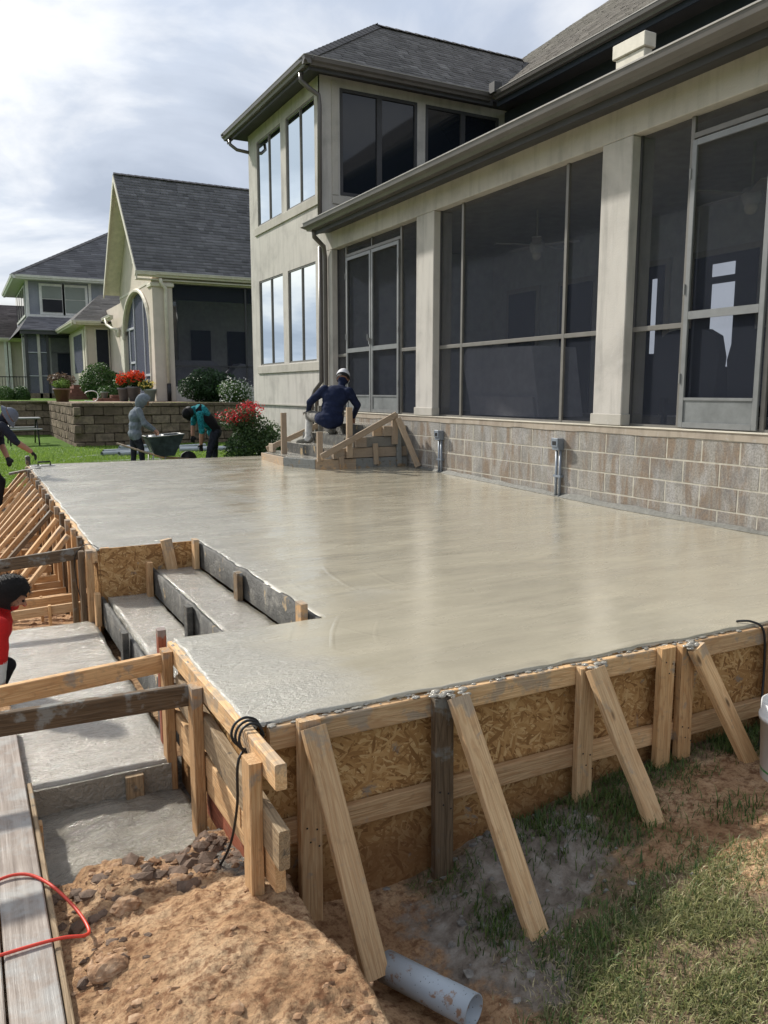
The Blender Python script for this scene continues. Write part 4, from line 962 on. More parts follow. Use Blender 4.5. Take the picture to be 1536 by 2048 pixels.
# ================================================================== entry steps with forms
en = thing('entry_steps', 'four freshly poured concrete steps rising to the screened double door', 'steps', (5.1, 11.2, .08))
zt4 = (.235, .385, .535, .685)
for k, (x0, y0_, y1_) in enumerate(((4.20, 10.34, 12.15), (4.56, 10.36, 12.12), (4.90, 10.38, 12.10), (5.25, 10.40, 12.08))):
    z0, z1 = (.07 if k == 0 else zt4[k-1]-.01), zt4[k]
    xe = XF-.002
    if k == 0: P = [(4.20, 12.0), (4.18, 11.0), (4.42, 10.45), (4.75, 10.36), (xe, 10.36), (xe, 12.15), (4.5, 12.3)]
    else: P = [(x0, y1_), (x0, y0_+.12), (x0+.13, y0_), (xe, y0_), (xe, y1_)]
    mb = MB(); mb.prism([(a, b, z0) for a, b in P][::-1], (0, 0, z1-z0)); s = mb.build('step', 'slab_rough', en)
    # rough lumpy riser face
    n = 30; V = []; F = []; ya_, yb_ = P[1][1], P[0][1]
    for i in range(n+1):
        y = ya_+(yb_-ya_)*i/n
        for j in range(4): V.append((P[1][0]-.004-.012*random.random(), y, z0+(z1-z0)*j/3+(.004 if j == 3 else 0)))
        if i: F += [((i-1)*4+j, (i-1)*4+j+1, i*4+j+1, i*4+j) for j in range(3)]
    reg(bpy.data.objects.new('riser_face', np_mesh('riser_face', V, F, 'form_grey')), s)
ef = thing('entry_step_formwork', 'timber forms and braces nailed round the new entry steps', 'formwork', (4.8, 10.5, .08))
loop = [(4.17, 12.02), (4.15, 11.0), (4.40, 10.42), (4.74, 10.325), (4.98, 10.32)]
for i in range(4): board('form_board', (*loop[i], .155), (*loop[i+1], .155), .15, .03, (0, 0, 1), ef, 'pine_pale' if i != 1 else 'pine_wet')
for x, z0, z1, m in ((4.98, .08, .23, 'pine_wet'), (5.4, .08, .23, 'pine_wet')): board('form_board', (x, 10.335, .155), (x+.42, 10.335, .155), .15, .03, (0, 0, 1), ef, m)
board('form_board', (4.62, 10.345, .31), (5.82, 10.345, .31), .14, .035, (0, 0, 1), ef, 'pine'); board('form_board', (4.95, 10.35, .46), (5.82, 10.35, .46), .14, .035, (0, 0, 1), ef, 'pine_old'); board('form_board', (5.28, 10.36, .61), (5.82, 10.36, .61), .14, .035, (0, 0, 1), ef, 'pine_pale')
for x, z in ((4.62, .31), (4.97, .46), (5.42, .61)): board('end_block', (x, 10.31, z), (x+.17, 10.31, z), .14, .05, (0, 0, 1), ef, 'pine')
for x, z0, z1, m in ((4.76, .08, .27, 'pine_pale'), (5.30, .14, .44, 'pine_pale'), (5.68, .10, .72, 'pine_wet')): board('cleat', (x, 10.29, z0), (x-.02, 10.29, z1), .075, .035, (1, 0, 0), ef, m)
# stakes standing beside the steps and the slanting rails
board('stake', (4.86, 10.27, .25), (4.86, 10.27, .96), .085, .045, (1, 0, 0), ef, 'pine_pale')
board('stake', (4.45, 10.38, .20), (4.45, 10.38, .62), .08, .045, (1, 0, 0), ef, 'pine')
board('stake', (4.36, 11.55, .16), (4.36, 11.55, .86), .085, .045, (1, 0, 0), ef, 'pine_pale')
board('stake', (5.60, 10.29, .42), (5.60, 10.29, .86), .09, .045, (1, 0, 0), ef, 'pine')
board('slant_rail', (4.40, 10.215, .28), (5.60, 10.24, .85), .085, .035, (0, 0, 1), ef, 'pine_pale')
board('slant_rail', (4.35, 12.30, .26), (5.30, 12.25, .66), .085, .035, (0, 0, 1), ef, 'pine_pale')
board('prop', (5.60, 10.19, .80), (5.80, 9.95, .11), .085, .035, (1, 0, 0), ef, 'pine_pale')
board('stake', (5.25, 12.2, .1), (5.25, 12.2, .95), .08, .04, (1, 0, 0), ef, 'pine_old')
board('end_block', (4.30, 12.0, .31), (4.30, 11.82, .31), .13, .05, (0, 0, 1), ef, 'pine')

# ================================================================== neighbours and terrace
gx_ = axis([(1.2, 8, .22), (8, 60, 6)]); gy_ = axis([(22.45, 31, .3), (31, 60, 3)])
X, Y = np.meshgrid(gx_, gy_); Zt = .79+.07*ss((Y-22.5)/9)+.012*fbm(X, Y, .9, 3, 2)
X = np.where(Y < 28.9, np.maximum(X, 2.75), X)
nx, ny = len(gx_), len(gy_); ii = (np.arange(ny-1)[:, None]*nx+np.arange(nx-1)[None]).ravel()
o = reg(bpy.data.objects.new('terrace_lawn', np_mesh('terrace_lawn', np.stack([X.ravel(), Y.ravel(), Zt.ravel()], 1), np.stack([ii, ii+1, ii+nx+1, ii+nx], 1), 'lawn', smooth=True))); o['kind'] = 'structure'
o = MB().prism([(3.0, 26.0, .8), (4.5, 25.0, .8), (7.6, 25.4, .8), (7.6, 29.5, .8), (3.2, 31, .8)], (0, 0, .052)).build('patio_paving', 'patio'); o['kind'] = 'structure'
rwl = thing('retaining_wall', 'brown split block retaining wall holding up the neighbour lawn', 'wall', (2.7, 22.4, -.3))
MB().box(2.70, 8.4, 22.45, 22.70, -.5, .78).box(2.70, 2.92, 22.45, 29.2, -.499, .779).box(1.25, 2.75, 29.02, 29.25, -.5, .78).build('wall_core', 'rblock', rwl)
rb = []
for s_ in range(4):
    mb = MB(); mb.cbox(-.246, .246, 0, .15, -.110, .110, .014)
    mb.v = [(x+(random.uniform(-.006, .006)), y+(random.uniform(-.028, .012) if y < .02 else 0), z) for x, y, z in mb.v]
    rb.append(mb.mesh('wall_block', 'rblock'))
hb = MB().cbox(-.121, .121, 0, .15, -.110, .110, .014).mesh('wall_block', 'rblock')
cpb = MB().cbox(-.247, .247, -.03, .30, -.045, .045, .012).mesh('cap_block', 'rblock')
def rblocks(ax, ay, dx_, dy_, Ln, rot):
    for c in range(5):
        s0 = 0 if c % 2 else .25; k = 0
        if s0: reg(bpy.data.objects.new('wall_block', hb), rwl, Matrix.Translation((ax+dx_*.125, ay+dy_*.125, .665-.232*c)) @ Matrix.Rotation(rot, 4, 'Z'))
        while s0+k*.5 < Ln:
            s = s0+k*.5+.25; k += 1
            o = bpy.data.objects.new('wall_block', rb[random.randrange(4)])
            reg(o, rwl, Matrix.Translation((ax+dx_*s, ay+dy_*s, .665-.232*c+random.uniform(-.003, .003))) @ Matrix.Rotation(rot+random.uniform(-.012, .012), 4, 'Z'))
    k = 0
    while k*.5 < Ln: reg(bpy.data.objects.new('cap_block', cpb), rwl, Matrix.Translation((ax+dx_*(k*.5+.25), ay+dy_*(k*.5+.25), .828)) @ Matrix.Rotation(rot, 4, 'Z')); k += 1
rblocks(2.64, 22.38, 1, 0, 5.3, 0); rblocks(2.64, 28.9, 0, -1, 6.5, R(-90)); rblocks(1.2, 28.95, 1, 0, 1.4, 0)

G = thing('gable_house', 'cream house with a steep dark gable roof and an arched screened porch', 'house', (5.86, 30, .85))
# gable wall with the arch cut out
ys_ = np.linspace(27.2, 33.2, 73); V = []; F = []
def gab(y): return 8.48-abs(y-30.15)*1.12
def arch(y):
    u = (y-30.15)/2.35
    return 3.15+1.5*math.sqrt(max(0, 1-u*u)) if abs(u) < 1 else .85
mb = MB()
for i in range(len(ys_)-1):
    a, b = ys_[i], ys_[i+1]; za, zb = arch(a), arch(b)
    if (za < 1) != (zb < 1): za = zb = .85 if abs(((a+b)/2-30.15)/2.35) > 1 else max(za, zb)
    mb.add([(XF, a, za), (XF, b, zb), (XF, b, gab(b)), (XF, a, gab(a)), (XF+.25, a, za), (XF+.25, b, zb)], [(0, 3, 2, 1), (0, 1, 5, 4)])
mb.add([(XF, 27.8, .85), (XF+.25, 27.8, .85), (XF+.25, 27.8, 3.15), (XF, 27.8, 3.15), (XF, 32.5, .85), (XF+.25, 32.5, .85), (XF+.25, 32.5, 3.15), (XF, 32.5, 3.15)], [(0, 1, 2, 3), (7, 6, 5, 4)])
mb.build('gable_wall', 'cream', G)
pts = [(XF-.04, 27.78, 3.1)]+[(XF-.04, 30.15-2.42*math.cos(a), 3.15+1.57*math.sin(a)) for a in np.linspace(0, math.pi, 25)]
MB().tube([(XF-.02, 27.78, .9)]+pts[1:], .07, 6).build('arch_trim', 'cream_trim', G)
MB().cbox(XF-.05, XF+.6, 27.14, 27.72, .85, 4.85, .02).build('corner_column', 'cream', G)
MB().cbox(XF-.10, XF+.65, 27.08, 27.76, 4.55, 4.68, .02).build('column_band', 'cream_trim', G)
MB().box(XF-.06, XF+.25, 32.55, 33.2, .85, 3.3).build('pilaster', 'cream_trim', G)
s = MB().box(XF+.10, XF+.104, 27.8, 32.6, 1.0, 4.7).build('arch_screen', 'screen_nb', G)
for y in (29.3, 31.0): MB().box(XF+.06, XF+.098, y-.03, y+.03, 1.0, 4.6).build('mullion', 'frame_nb', s)
for a, b, z in ((27.8, 31.0, 1.75), (31.0, 32.0, 2.25), (31, 32.7, 3.5)): MB().box(XF+.055, XF+.094, a, b, z-.04, z+.04).build('rail', 'frame_nb', s)
MB().box(XF+.055, XF+.094, 31.9, 31.98, 1.0, 3.5).build('door_stile', 'frame_nb', s)
MB().box(XF+.02, XF+.10, 27.8, 33, .85, 1.02).build('base_sill', 'cream_trim', G)
MB().prism([(XF-.02, 30.45, 5.7), (XF-.02, 30.45, 6.7), (XF-.02, 30.15, 6.95), (XF-.02, 29.85, 6.7), (XF-.02, 29.85, 5.7)], (.03, 0, 0)).build('gable_vent', 'cream_trim', G)
MB().box(XF-.02, XF+.0, 27.2, 33.2, 4.72, 4.80).build('band_course', 'cream_trim', G)
x0, x1_, zr, ze, yr_, ye = 5.30, 16, 8.62, 4.98, 30.15, 26.9
gr = MB().add([(x0, ye, ze), (x1_, ye, ze), (x1_, yr_, zr), (x0, yr_, zr), (x1_, 33.4, ze), (x0, 33.4, ze)], [(0, 1, 2, 3), (3, 2, 4, 5)]).build('gable_roof', 'shingle_nb', G)
sl = math.hypot(yr_-ye, zr-ze)
shingles('shingle_field', gr, (x0, ye, ze+.004), (1, 0, 0), (0, yr_-ye, zr-ze), [(0, 0), (5.6, 0), (5.6, sl), (0, sl)], .15, .28, 'shingle_nb', .018)
caps(gr, (x0, yr_, zr+.02), (11, yr_, zr+.02), 24, 'shingle_nb')
for sgn in (1, -1):
    yy = ye if sgn == 1 else 33.4
    MB().prism([(x0-.03, yy, ze-.22), (x0-.03, yy, ze-.01), (x0-.03, yr_, zr-.01), (x0-.03, yr_, zr-.25)], (.04, 0, 0)).build('rake_board', 'cream_trim', G)
    MB().prism([(x0+.01, yy, ze-.10), (x0+.01, yr_, zr-.10), (x0+.01, yr_, zr-.05), (x0+.01, yy, ze-.05)], (.6, 0, 0)).build('rake_soffit', 'cream_trim', G)
gutterseg((x0-.05, ye-.02, ze+.0), (12, ye-.02, ze+.0), (0, 1, 0), G, 'cream_trim', 'white_trim', 1.3)
MB().box(x0, 12, ye+.15, 27.3, ze-.24, ze-.20).build('eave_soffit', 'cream_trim', G)
spout([(6.05, 27.0, 4.8), (6.08, 27.0, 4.65), (6.22, 27.05, 4.5), (6.22, 27.08, 4.3), (6.22, 27.08, 1.45)], .06, 'cream_trim', G)
spout([(6.22, 27.08, 1.44), (6.22, 27.08, .85)], .07, 'rubber', G)
s = MB().box(6.47, 12, 27.30, 27.304, 1.35, 4.7).build('porch_screen', 'screen_nb', G)
s.data.materials[0] = M['screen']
for x in (8.95, 11): MB().box(x, x+.06, 27.25, 27.298, 1.0, 4.7).build('mullion', 'soffit', s)
MB().box(6.47, 12, 27.25, 27.296, 2.0, 2.05).build('rail', 'soffit', s)
MB().box(6.1, 12, 27.2, 27.45, .6, 1.34).build('porch_base', 'stucco', G)
MB().box(6.1, 12, 27.22, 27.5, 4.70, 5.0).build('porch_beam', 'cream_trim', G)
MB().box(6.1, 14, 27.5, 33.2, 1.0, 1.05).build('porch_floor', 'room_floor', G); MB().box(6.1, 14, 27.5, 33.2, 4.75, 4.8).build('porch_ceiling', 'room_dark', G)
bwn = MB().box(7.9, 14, 32.5, 32.7, 1.0, 4.75).build('porch_back_wall', 'room', G)
for x in (8.4, 9.9, 11.3): MB().box(x, x+.8, 32.46, 32.49, 1.3, 3.6).build('window', 'room_dark', bwn)
t = thing('covered_grill', 'grey covered grill inside the neighbour screened porch', 'grill', (7.5, 29, 1.05))
MB().prism([(6.75, 29, 1.05), (6.78, 29, 2.1), (6.95, 29, 2.28), (8.3, 29, 2.28), (8.6, 29, 2.05), (8.6, 29, 1.05)], (0, .9, 0)).build('cover', 'cover', t)
MB().prism([(9.0, 29, 1.05), (9.0, 29, 1.9), (9.3, 29, 2.2), (9.8, 29, 2.15), (10.0, 29, 1.9), (10.0, 29, 1.05)], (0, .9, 0)).build('cover', 'cover', t)
# low side room of that house
MB().box(4.95, 5.855, 36, 42, .85, 3.95).build('side_room_wall', 'cream', G)
for a, b, c, d, f in ((5.30, 5.78, 2.1, 3.75, 'room_dark'),): 
    w_ = MB().box(a-.05, b+.05, 35.96, 35.99, c-.06, d+.05).build('window', 'cream_trim', G); MB().box(a, b, 35.94, 35.958, c, d).build('pane', f, w_)
w_ = MB().box(4.91, 4.94, 36.8, 40.8, .95, 3.8).build('side_door', 'cream_trim', G); MB().box(4.895, 4.908, 37.3, 40.0, 2.0, 3.65).build('pane', 'screen_nb', w_)
MB().box(4.88, 4.94, 36.02, 36.3, .9, 3.9).build('corner_post', 'cream_trim', G)
MB().box(5.87, 9, 33.25, 42, .85, 4.6).build('rear_wall', 'cream', G)
hr = MB().add([(4.35, 35.5, 4.03), (7, 35.5, 4.03), (7, 38.5, 5.45), (5.9, 38.5, 5.45), (4.35, 42.3, 4.03)], [(0, 1, 2, 3), (4, 0, 3)]).build('low_roof', 'shingle', G)
shingles('shingle_field', hr, (4.35, 35.5, 4.036), (1, 0, 0), (0, 3, 1.42), [(0, 0), (2.6, 0), (2.6, 3.3), (1.55, 3.3)], .17, .5, 'shingle_warm', .02)
gutterseg((4.30, 35.45, 4.05), (5.45, 35.45, 4.05), (0, 1, 0), G, 'cream_trim', 'white_trim', 1.3); gutterseg((4.30, 35.45, 4.05), (4.30, 42.4, 4.05), (1, 0, 0), G, 'cream_trim', 'white_trim', 1.3)
MB().box(4.45, 5.9, 35.6, 42.2, 3.92, 3.97).build('eave_soffit', 'cream_trim', G)
gutterseg((5.45, 33.5, 4.15), (5.45, 35.4, 4.15), (1, 0, 0), G, 'cream_trim', 'white_trim', 1.3)
spout([(5.5, 34.6, 4.1), (5.5, 34.4, 3.85), (5.6, 33.8, 3.65), (5.78, 33.45, 3.6), (5.78, 33.45, 3.3)], .06, 'cream_trim', G)
for k in range(4): MB().box(4.15-.12*k, 6, 34.7-.3*k, 35.96, .85, 1.45-.15*k-.004*k).build('brick_step', 'brick', G)

N2 = thing('two_storey_house', 'grey two storey house with hip roof, far left behind the gable house', 'house', (6, 46, .8))
MB().box(3.4, 12, 45, 53, 4.4, 6.75).build('upper_wall', 'greyblue', N2)
for a, b in ((4.12, 5.06), (5.22, 6.18)):
    w_ = MB().box(a-.13, b+.13, 44.93, 44.99, 5.05, 6.58).build('window', 'white_trim', N2)
    MB().box(a, b, 44.90, 44.925, 5.85, 6.46).build('pane', 'glass_nb', w_); MB().box(a, b, 44.90, 44.925, 5.18, 5.81).build('pane', 'glass_nb' if a > 5 else 'glass_dark', w_)
MB().box(3.38, 7, 44.94, 44.99, 4.85, 5.04).build('trim_band', 'white_trim', N2)
MB().box(3.36, 3.5, 44.93, 44.99, 4.85, 6.7).build('corner_trim', 'white_trim', N2); MB().box(6.36, 6.5, 44.93, 44.99, 5.05, 6.7).build('corner_trim', 'white_trim', N2)
for y in (46.0, 47.6, 49.2, 50.8):
    w_ = MB().box(3.34, 3.39, y-.1, y+1.3, 5.0, 6.55).build('window', 'white_trim', N2); MB().box(3.32, 3.338, y, y+1.2, 5.12, 6.45).build('pane', 'glass_dark', w_)
ez = 6.86
r2 = MB().add([(2.75, 44.3, ez), (13, 44.3, ez), (13, 49, 10.1), (8.3, 49, 10.1), (2.75, 53.7, ez)], [(0, 1, 2, 3), (4, 0, 3)]).build('hip_roof', 'shingle_nb', N2)
sl = math.hypot(4.7, 10.1-ez)
shingles('shingle_field', r2, (2.75, 44.3, ez+.005), (1, 0, 0), (0, 4.7, 10.1-ez), [(0, 0), (7, 0), (7, sl), (5.55, sl)], .22, .6, 'shingle_nb', .02)
sl2 = math.hypot(5.55, 10.1-ez)
caps(r2, (2.75, 44.3, ez+.02), (8.3, 49, 10.12), 24, 'shingle_nb', .16)
gutterseg((2.7, 44.25, ez+.0), (13, 44.25, ez+.0), (0, 1, 0), N2, 'white_trim', 'white_trim', 1.5); gutterseg((2.7, 44.25, ez+.0), (2.7, 53.7, ez+.0), (1, 0, 0), N2, 'white_trim', 'white_trim', 1.5)
MB().box(2.85, 12, 44.4, 53.6, ez-.16, ez-.10).build('eave_soffit', 'white_trim', N2)
sk = MB().add([(2.75, 41.6, 4.02), (8, 41.6, 4.02), (8, 45, 4.92), (3.4, 45, 4.92), (2.75, 53, 4.02), (3.4, 53, 4.92)], [(0, 1, 2, 3), (4, 0, 3, 5)]).build('skirt_roof', 'shingle_nb', N2)
shingles('shingle_field', sk, (2.75, 41.6, 4.027), (1, 0, 0), (0, 3.4, .9), [(0, 0), (4.5, 0), (4.5, 3.5), (.65, 3.5)], .2, .5, 'shingle_nb', .02)
MB().box(2.78, 8, 41.64, 41.72, 3.85, 4.01).build('fascia', 'soffit', N2)
MB().box(3.0, 8, 44.2, 44.4, .8, 4.0).build('lower_wall', 'room', N2)
for a, b in ((3.0, 3.5), (3.5, 3.95), (4.1, 8)):
    s = MB().box(a, b, 42.0, 42.004, 1.1, 3.9).build('porch_screen', 'screen_nb' if b < 4 else 'screen', N2)
    for z in (1.9, 3.0): MB().box(a, b, 41.95, 41.998, z, z+.04).build('rail', 'frame_nb' if b < 4 else 'soffit', s)
for x in (2.95, 3.5, 3.9): MB().box(x, x+.12, 41.9, 42.02, .8, 3.95).build('post', 'stucco' if x == 3.5 else 'soffit', N2)
MB().box(3.0, 8, 41.9, 42.05, .6, 1.1).build('porch_base', 'rblock', N2)
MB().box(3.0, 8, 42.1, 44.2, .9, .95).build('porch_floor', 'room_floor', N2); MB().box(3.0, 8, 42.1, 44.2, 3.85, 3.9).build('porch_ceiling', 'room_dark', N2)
for x, h_ in ((4.6, 2.6), (5.4, 2.9)): MB().box(x, x+.6, 44.15, 44.19, 1.2, h_+.5).build('window', 'room_dark', N2)

N3 = thing('brown_roof_house', 'sliver of a cream house with a brown shingled roof at the far left edge', 'house', (2.5, 56, .8))
MB().box(2.2, 9, 52, 64, .8, 4.1).build('wall', 'cream', N3)
r3 = MB().add([(1.7, 51.5, 4.2), (9, 51.5, 4.2), (9, 57.5, 6.6), (1.7, 57.5, 6.6), (1.7, 64, 4.2), (9, 64, 4.2)], [(0, 1, 2, 3), (3, 2, 5, 4)]).build('roof', 'shingle_brown', N3)
shingles('shingle_field', r3, (1.7, 51.5, 4.21), (1, 0, 0), (0, 6, 2.4), [(0, 0), (2.6, 0), (2.6, 6.46), (0, 6.46)], .22, .5, 'shingle_brown', .02)
gutterseg((1.65, 51.4, 4.2), (6, 51.4, 4.2), (0, 1, 0), N3, 'cream_trim', 'white_trim', 1.6)
for x in (2.55, 2.75): MB().box(x, x+.14, 51.7, 51.98, .8, 4.05).build('pilaster', 'white_trim', N3)
t = thing('railing', 'thin black metal railing behind the clipped hedge', 'railing', (2, 38, .8))
MB().beam((.8, 38, 1.80), (2.75, 38, 1.80), .04, .04).beam((.8, 38, 1.05), (2.75, 38, 1.05), .04, .04).build('rail', 'black_metal', t)
for k in range(18): MB().tube([(.82+.112*k, 38, .85), (.82+.112*k, 38, 1.8)], .011, 6).build('baluster', 'black_metal', t)

# ================================================================== plants
def foliage(name, mat, c, rad, n, size, parent=None, shell=.55, seed=1, squash=1., lumps=0, petal=False, zmin=None):
    r = np.random.default_rng(seed); c = np.array(c, float); rad = np.array(rad, float)
    d = r.normal(size=(n, 3)); d /= np.linalg.norm(d, axis=1)[:, None]
    rr = shell+(1-shell)*r.random(n)**.6
    if lumps:
        L_ = r.normal(size=(lumps, 3)); L_ /= np.linalg.norm(L_, axis=1)[:, None]
        m = (d @ L_.T).max(1); rr = rr*(.72+.34*np.clip((m-.55)/.4, 0, 1))
    P = c+d*rr[:, None]*rad
    if zmin is not None: P = P[P[:, 2] > zmin]; d = d[:len(P)]; n = len(P)
    nrm = d*.6+r.normal(size=(n, 3))*.7+np.array([0, 0, .5]); nrm /= np.linalg.norm(nrm, axis=1)[:, None]
    a = np.cross(nrm, r.normal(size=(n, 3))); a /= np.linalg.norm(a, axis=1)[:, None]; b = np.cross(nrm, a)
    s = size*r.uniform(.6, 1.3, n)[:, None]; fold = nrm*s*.18
    V = np.stack([P-a*s, P+b*s*.5+fold, P+a*s, P-b*s*.5+fold, ], 1)
    V[:, 0] -= fold*.0
    k = np.arange(n)[:, None]*4
    F = np.concatenate([np.concatenate([k, k+1, k+2], 1), np.concatenate([k, k+2, k+3], 1)])
    t = r.random(n)*.75+.25*r.random(); t = np.clip(t, 0, 1); T = np.concatenate([t, t])
    o = reg(bpy.data.objects.new(name, np_mesh(name, V.reshape(-1, 3), F, mat, T)), parent); 
    if parent is None: pass
    o['kind'] = 'stuff'; return o
def stems(parent, c, n, h, spread, mat='dark_leaf', r=.006):
    mb = MB()
    for k in range(n):
        a = random.random()*6.28; s = spread*random.uniform(.3, 1)
        mb.tube([c, (c[0]+s*.5*math.cos(a), c[1]+s*.5*math.sin(a), c[2]+h*.6), (c[0]+s*math.cos(a), c[1]+s*math.sin(a), c[2]+h*random.uniform(.8, 1))], [r, r*.8, r*.5], 5)
    return mb.build('stem', mat, parent)
t = thing('rose_bush', 'rose bush with red blooms on top, beside the grey house wall', 'bush', (4.75, 14.6, -.25))
stems(t, (4.75, 14.6, -.25), 16, 1.0, .5)
foliage('foliage', 'rose_leaf', (4.82, 14.6, .18), (.54, .55, .52), 5200, .028, t, .35, 3, lumps=9)
foliage('foliage', 'rose_leaf', (5.10, 14.2, .12), (.36, .4, .38), 1500, .030, t, .35, 4, lumps=6)
foliage('foliage', 'rose_leaf', (4.62, 14.3, .25), (.34, .3, .34), 900, .026, t, .2, 91, lumps=8); foliage('foliage', 'rose_leaf', (5.2, 14.5, .42), (.26, .3, .24), 500, .03, t, .1, 92, lumps=7)
foliage('bloom', 'petal_red', (4.55, 14.5, .72), (.40, .32, .16), 420, .026, t, .1, 5, lumps=12)
foliage('bloom', 'petal_red', (4.85, 14.6, .86), (.30, .24, .17), 300, .026, t, .1, 6, lumps=12)
foliage('foliage', 'rose_leaf', (4.7, 14.6, .66), (.46, .42, .24), 1900, .026, t, .3, 7, lumps=7)
t = thing('dark_shrub', 'broad dark green shrub before the neighbour porch base', 'bush', (7.2, 25.6, .8)); stems(t, (7.2, 25.6, .8), 10, .8, .6)
foliage('foliage', 'dark_leaf', (7.15, 25.6, 1.30), (.95, .7, .62), 6000, .05, t, .3, 13, lumps=9)
foliage('foliage', 'dark_leaf', (7.9, 25.7, 1.15), (.6, .6, .45), 2000, .05, t, .3, 14, lumps=6)
t = thing('white_flower_bush', 'bush full of small white flowers left of the house corner', 'bush', (7.1, 22.9, .8)); stems(t, (7.1, 22.9, .8), 8, .6, .4)
foliage('foliage', 'mid_leaf', (7.15, 22.9, 1.12), (.55, .45, .42), 2600, .032, t, .3, 15, lumps=6)
foliage('bloom', 'petal_white', (7.15, 22.85, 1.14), (.66, .5, .5), 420, .036, t, .5, 16, lumps=10)
t = thing('round_shrub', 'tall rounded green shrub beside the neighbour side steps', 'bush', (5.1, 33.5, .85)); stems(t, (5.1, 33.5, .85), 8, .8, .5)
foliage('foliage', 'mid_leaf', (5.05, 33.5, 1.50), (.80, .8, .78), 7000, .045, t, .5, 17, lumps=14)
t = thing('low_shrub', 'low bright green shrub in front of the tall rounded one', 'bush', (4.85, 29.9, .85))
foliage('foliage', 'mid_leaf', (4.75, 29.9, 1.10), (.42, .4, .30), 2200, .035, t, .4, 18, lumps=8)
for k, (x, w_) in enumerate(((1.55, .42), (2.15, .33))):
    t = thing('clipped_hedge', ('clipped boxy hedge at the far left edge, larger of two', 'clipped boxy hedge right of the larger one, under the railing')[k], 'hedge', (x, 34, .8), 'clipped hedges')
    r = np.random.default_rng(30+k)
    foliage('foliage', 'mid_leaf', (x, 34, 1.0), (w_*1.02, .5, .40), 5200, .03, t, .6, 40+k, lumps=0)
def pot(name, lab, x, y, z, r, h, mat):
    t = thing(name, lab, 'flower pot', (x, y, z))
    MB().lathe([(0, 0), (r*.66, 0), (r*.95, h*.88), (r*1.04, h*.88), (r*1.04, h), (r*.92, h), (r*.88, h*.85), (0, h*.85)], (x, y, z), 24).build('pot', mat, t, True); return t
t = pot('flower_pot', 'large brown tapered pot with pale green plant at the terrace edge', 2.78, 26.0, .83, .25, .44, 'terracotta')
foliage('foliage', 'light_leaf', (2.78, 26.0, 1.40), (.26, .26, .18), 900, .04, t, .2, 21, lumps=5); foliage('foliage', 'fern_brown', (2.80, 26.3, 1.52), (.40, .36, .24), 900, .045, t, .3, 22, lumps=7)
t = pot('flower_pot', 'dark grey pot of red geraniums, left of the pair by the arch', 4.90, 27.9, .84, .20, .46, 'pot_grey')
foliage('foliage', 'mid_leaf', (4.90, 27.9, 1.50), (.34, .3, .24), 1100, .045, t, .2, 23, lumps=6); foliage('bloom', 'petal_orange', (4.90, 27.7, 1.60), (.36, .24, .22), 260, .05, t, .5, 24, lumps=6)
t = pot('flower_pot', 'dark grey pot of red geraniums, right of the pair by the arch', 5.18, 27.6, .84, .23, .50, 'pot_grey')
foliage('foliage', 'mid_leaf', (5.20, 27.6, 1.56), (.36, .3, .24), 1100, .045, t, .2, 25, lumps=6); foliage('bloom', 'petal_orange', (5.20, 27.4, 1.68), (.34, .24, .20), 300, .05, t, .5, 26, lumps=6)
t = pot('flower_pot', 'pale green glazed pot with yellow flowers behind the hooded worker', 5.62, 27.2, .84, .20, .42, 'pot_green')
foliage('foliage', 'mid_leaf', (5.5, 27.2, 1.36), (.30, .26, .16), 600, .04, t, .2, 27, lumps=5); foliage('bloom', 'petal_yellow', (5.5, 27.1, 1.42), (.28, .24, .14), 90, .045, t, .5, 28)
pot('flower_pot', 'small empty pale green pot left of the red geraniums', 4.45, 29.0, .95, .13, .22, 'pot_green')
t = thing('brick_planter_edge', 'low dark brick step block beside the flower pots', 'brick step', (4.6, 28.6, .84)); MB().cbox(4.1, 5.0, 28.6, 29.3, .84, .95, .01).build('step', 'brick', t); MB().cbox(4.65, 5.0, 28.7, 29.2, .951, 1.06, .01).build('upper_course', 'brick', t)
cable('garden_hose', [(3.6, 27.5, .87), (3.9, 27.4, .87), (4.0, 27.4, 1.0), (3.98, 27.4, 1.14), (3.85, 27.4, 1.20), (3.68, 27.4, 1.18), (3.60, 27.4, 1.12)], .014, 'white_plastic', 'thin white hose standing up in a hook shape on the neighbour patio', 'hose')

# ================================================================== lawn clutter
def pipe_(p, q, r, lab, mat='pvc'):
    o = MB().tube([p, q], r, 14, 0, False).tube([q, p], r*.9, 14, 0, False).build('loose_pipe', mat, None, True); tag(o, lab, 'pipe', 'grey pipes on the lawn')
pz = -.20
pipe_((2.75, 18.7, pz), (4.6, 19.6, pz), .055, 'thick grey pipe on the lawn with its open end at left')
pipe_((3.08, 18.45, pz), (4.1, 19.0, pz), .055, 'short thick grey pipe nearest the hooded worker')
pipe_((2.9, 19.5, pz), (5.6, 20.6, pz), .045, 'long grey pipe at the back of the loose pile')
pipe_((3.3, 19.7, pz+.07), (4.4, 20.1, pz+.07), .045, 'grey pipe lying on top of the loose pile')
pipe_((2.10, 18.5, -.235), (3.0, 19.1, -.235), .012, 'thin pale rod at the left of the pipe pile', 'white_plastic')
pipe_((2.35, 17.2, -.235), (4.0, 17.25, -.235), .012, 'thin white rod in front of the pipe pile', 'white_plastic')
pipe_((4.6, 19.2, pz), (6.1, 19.0, pz), .05, 'grey pipe passing behind the wheelbarrow', 'pvc'); pipe_((4.7, 19.6, pz), (6.3, 19.3, pz), .05, 'bluish pipe at the rear, partly behind the bending worker')
t = thing('picnic_table', 'small metal framed picnic table on the lawn at the far left', 'table', (1.45, 24, -.25))
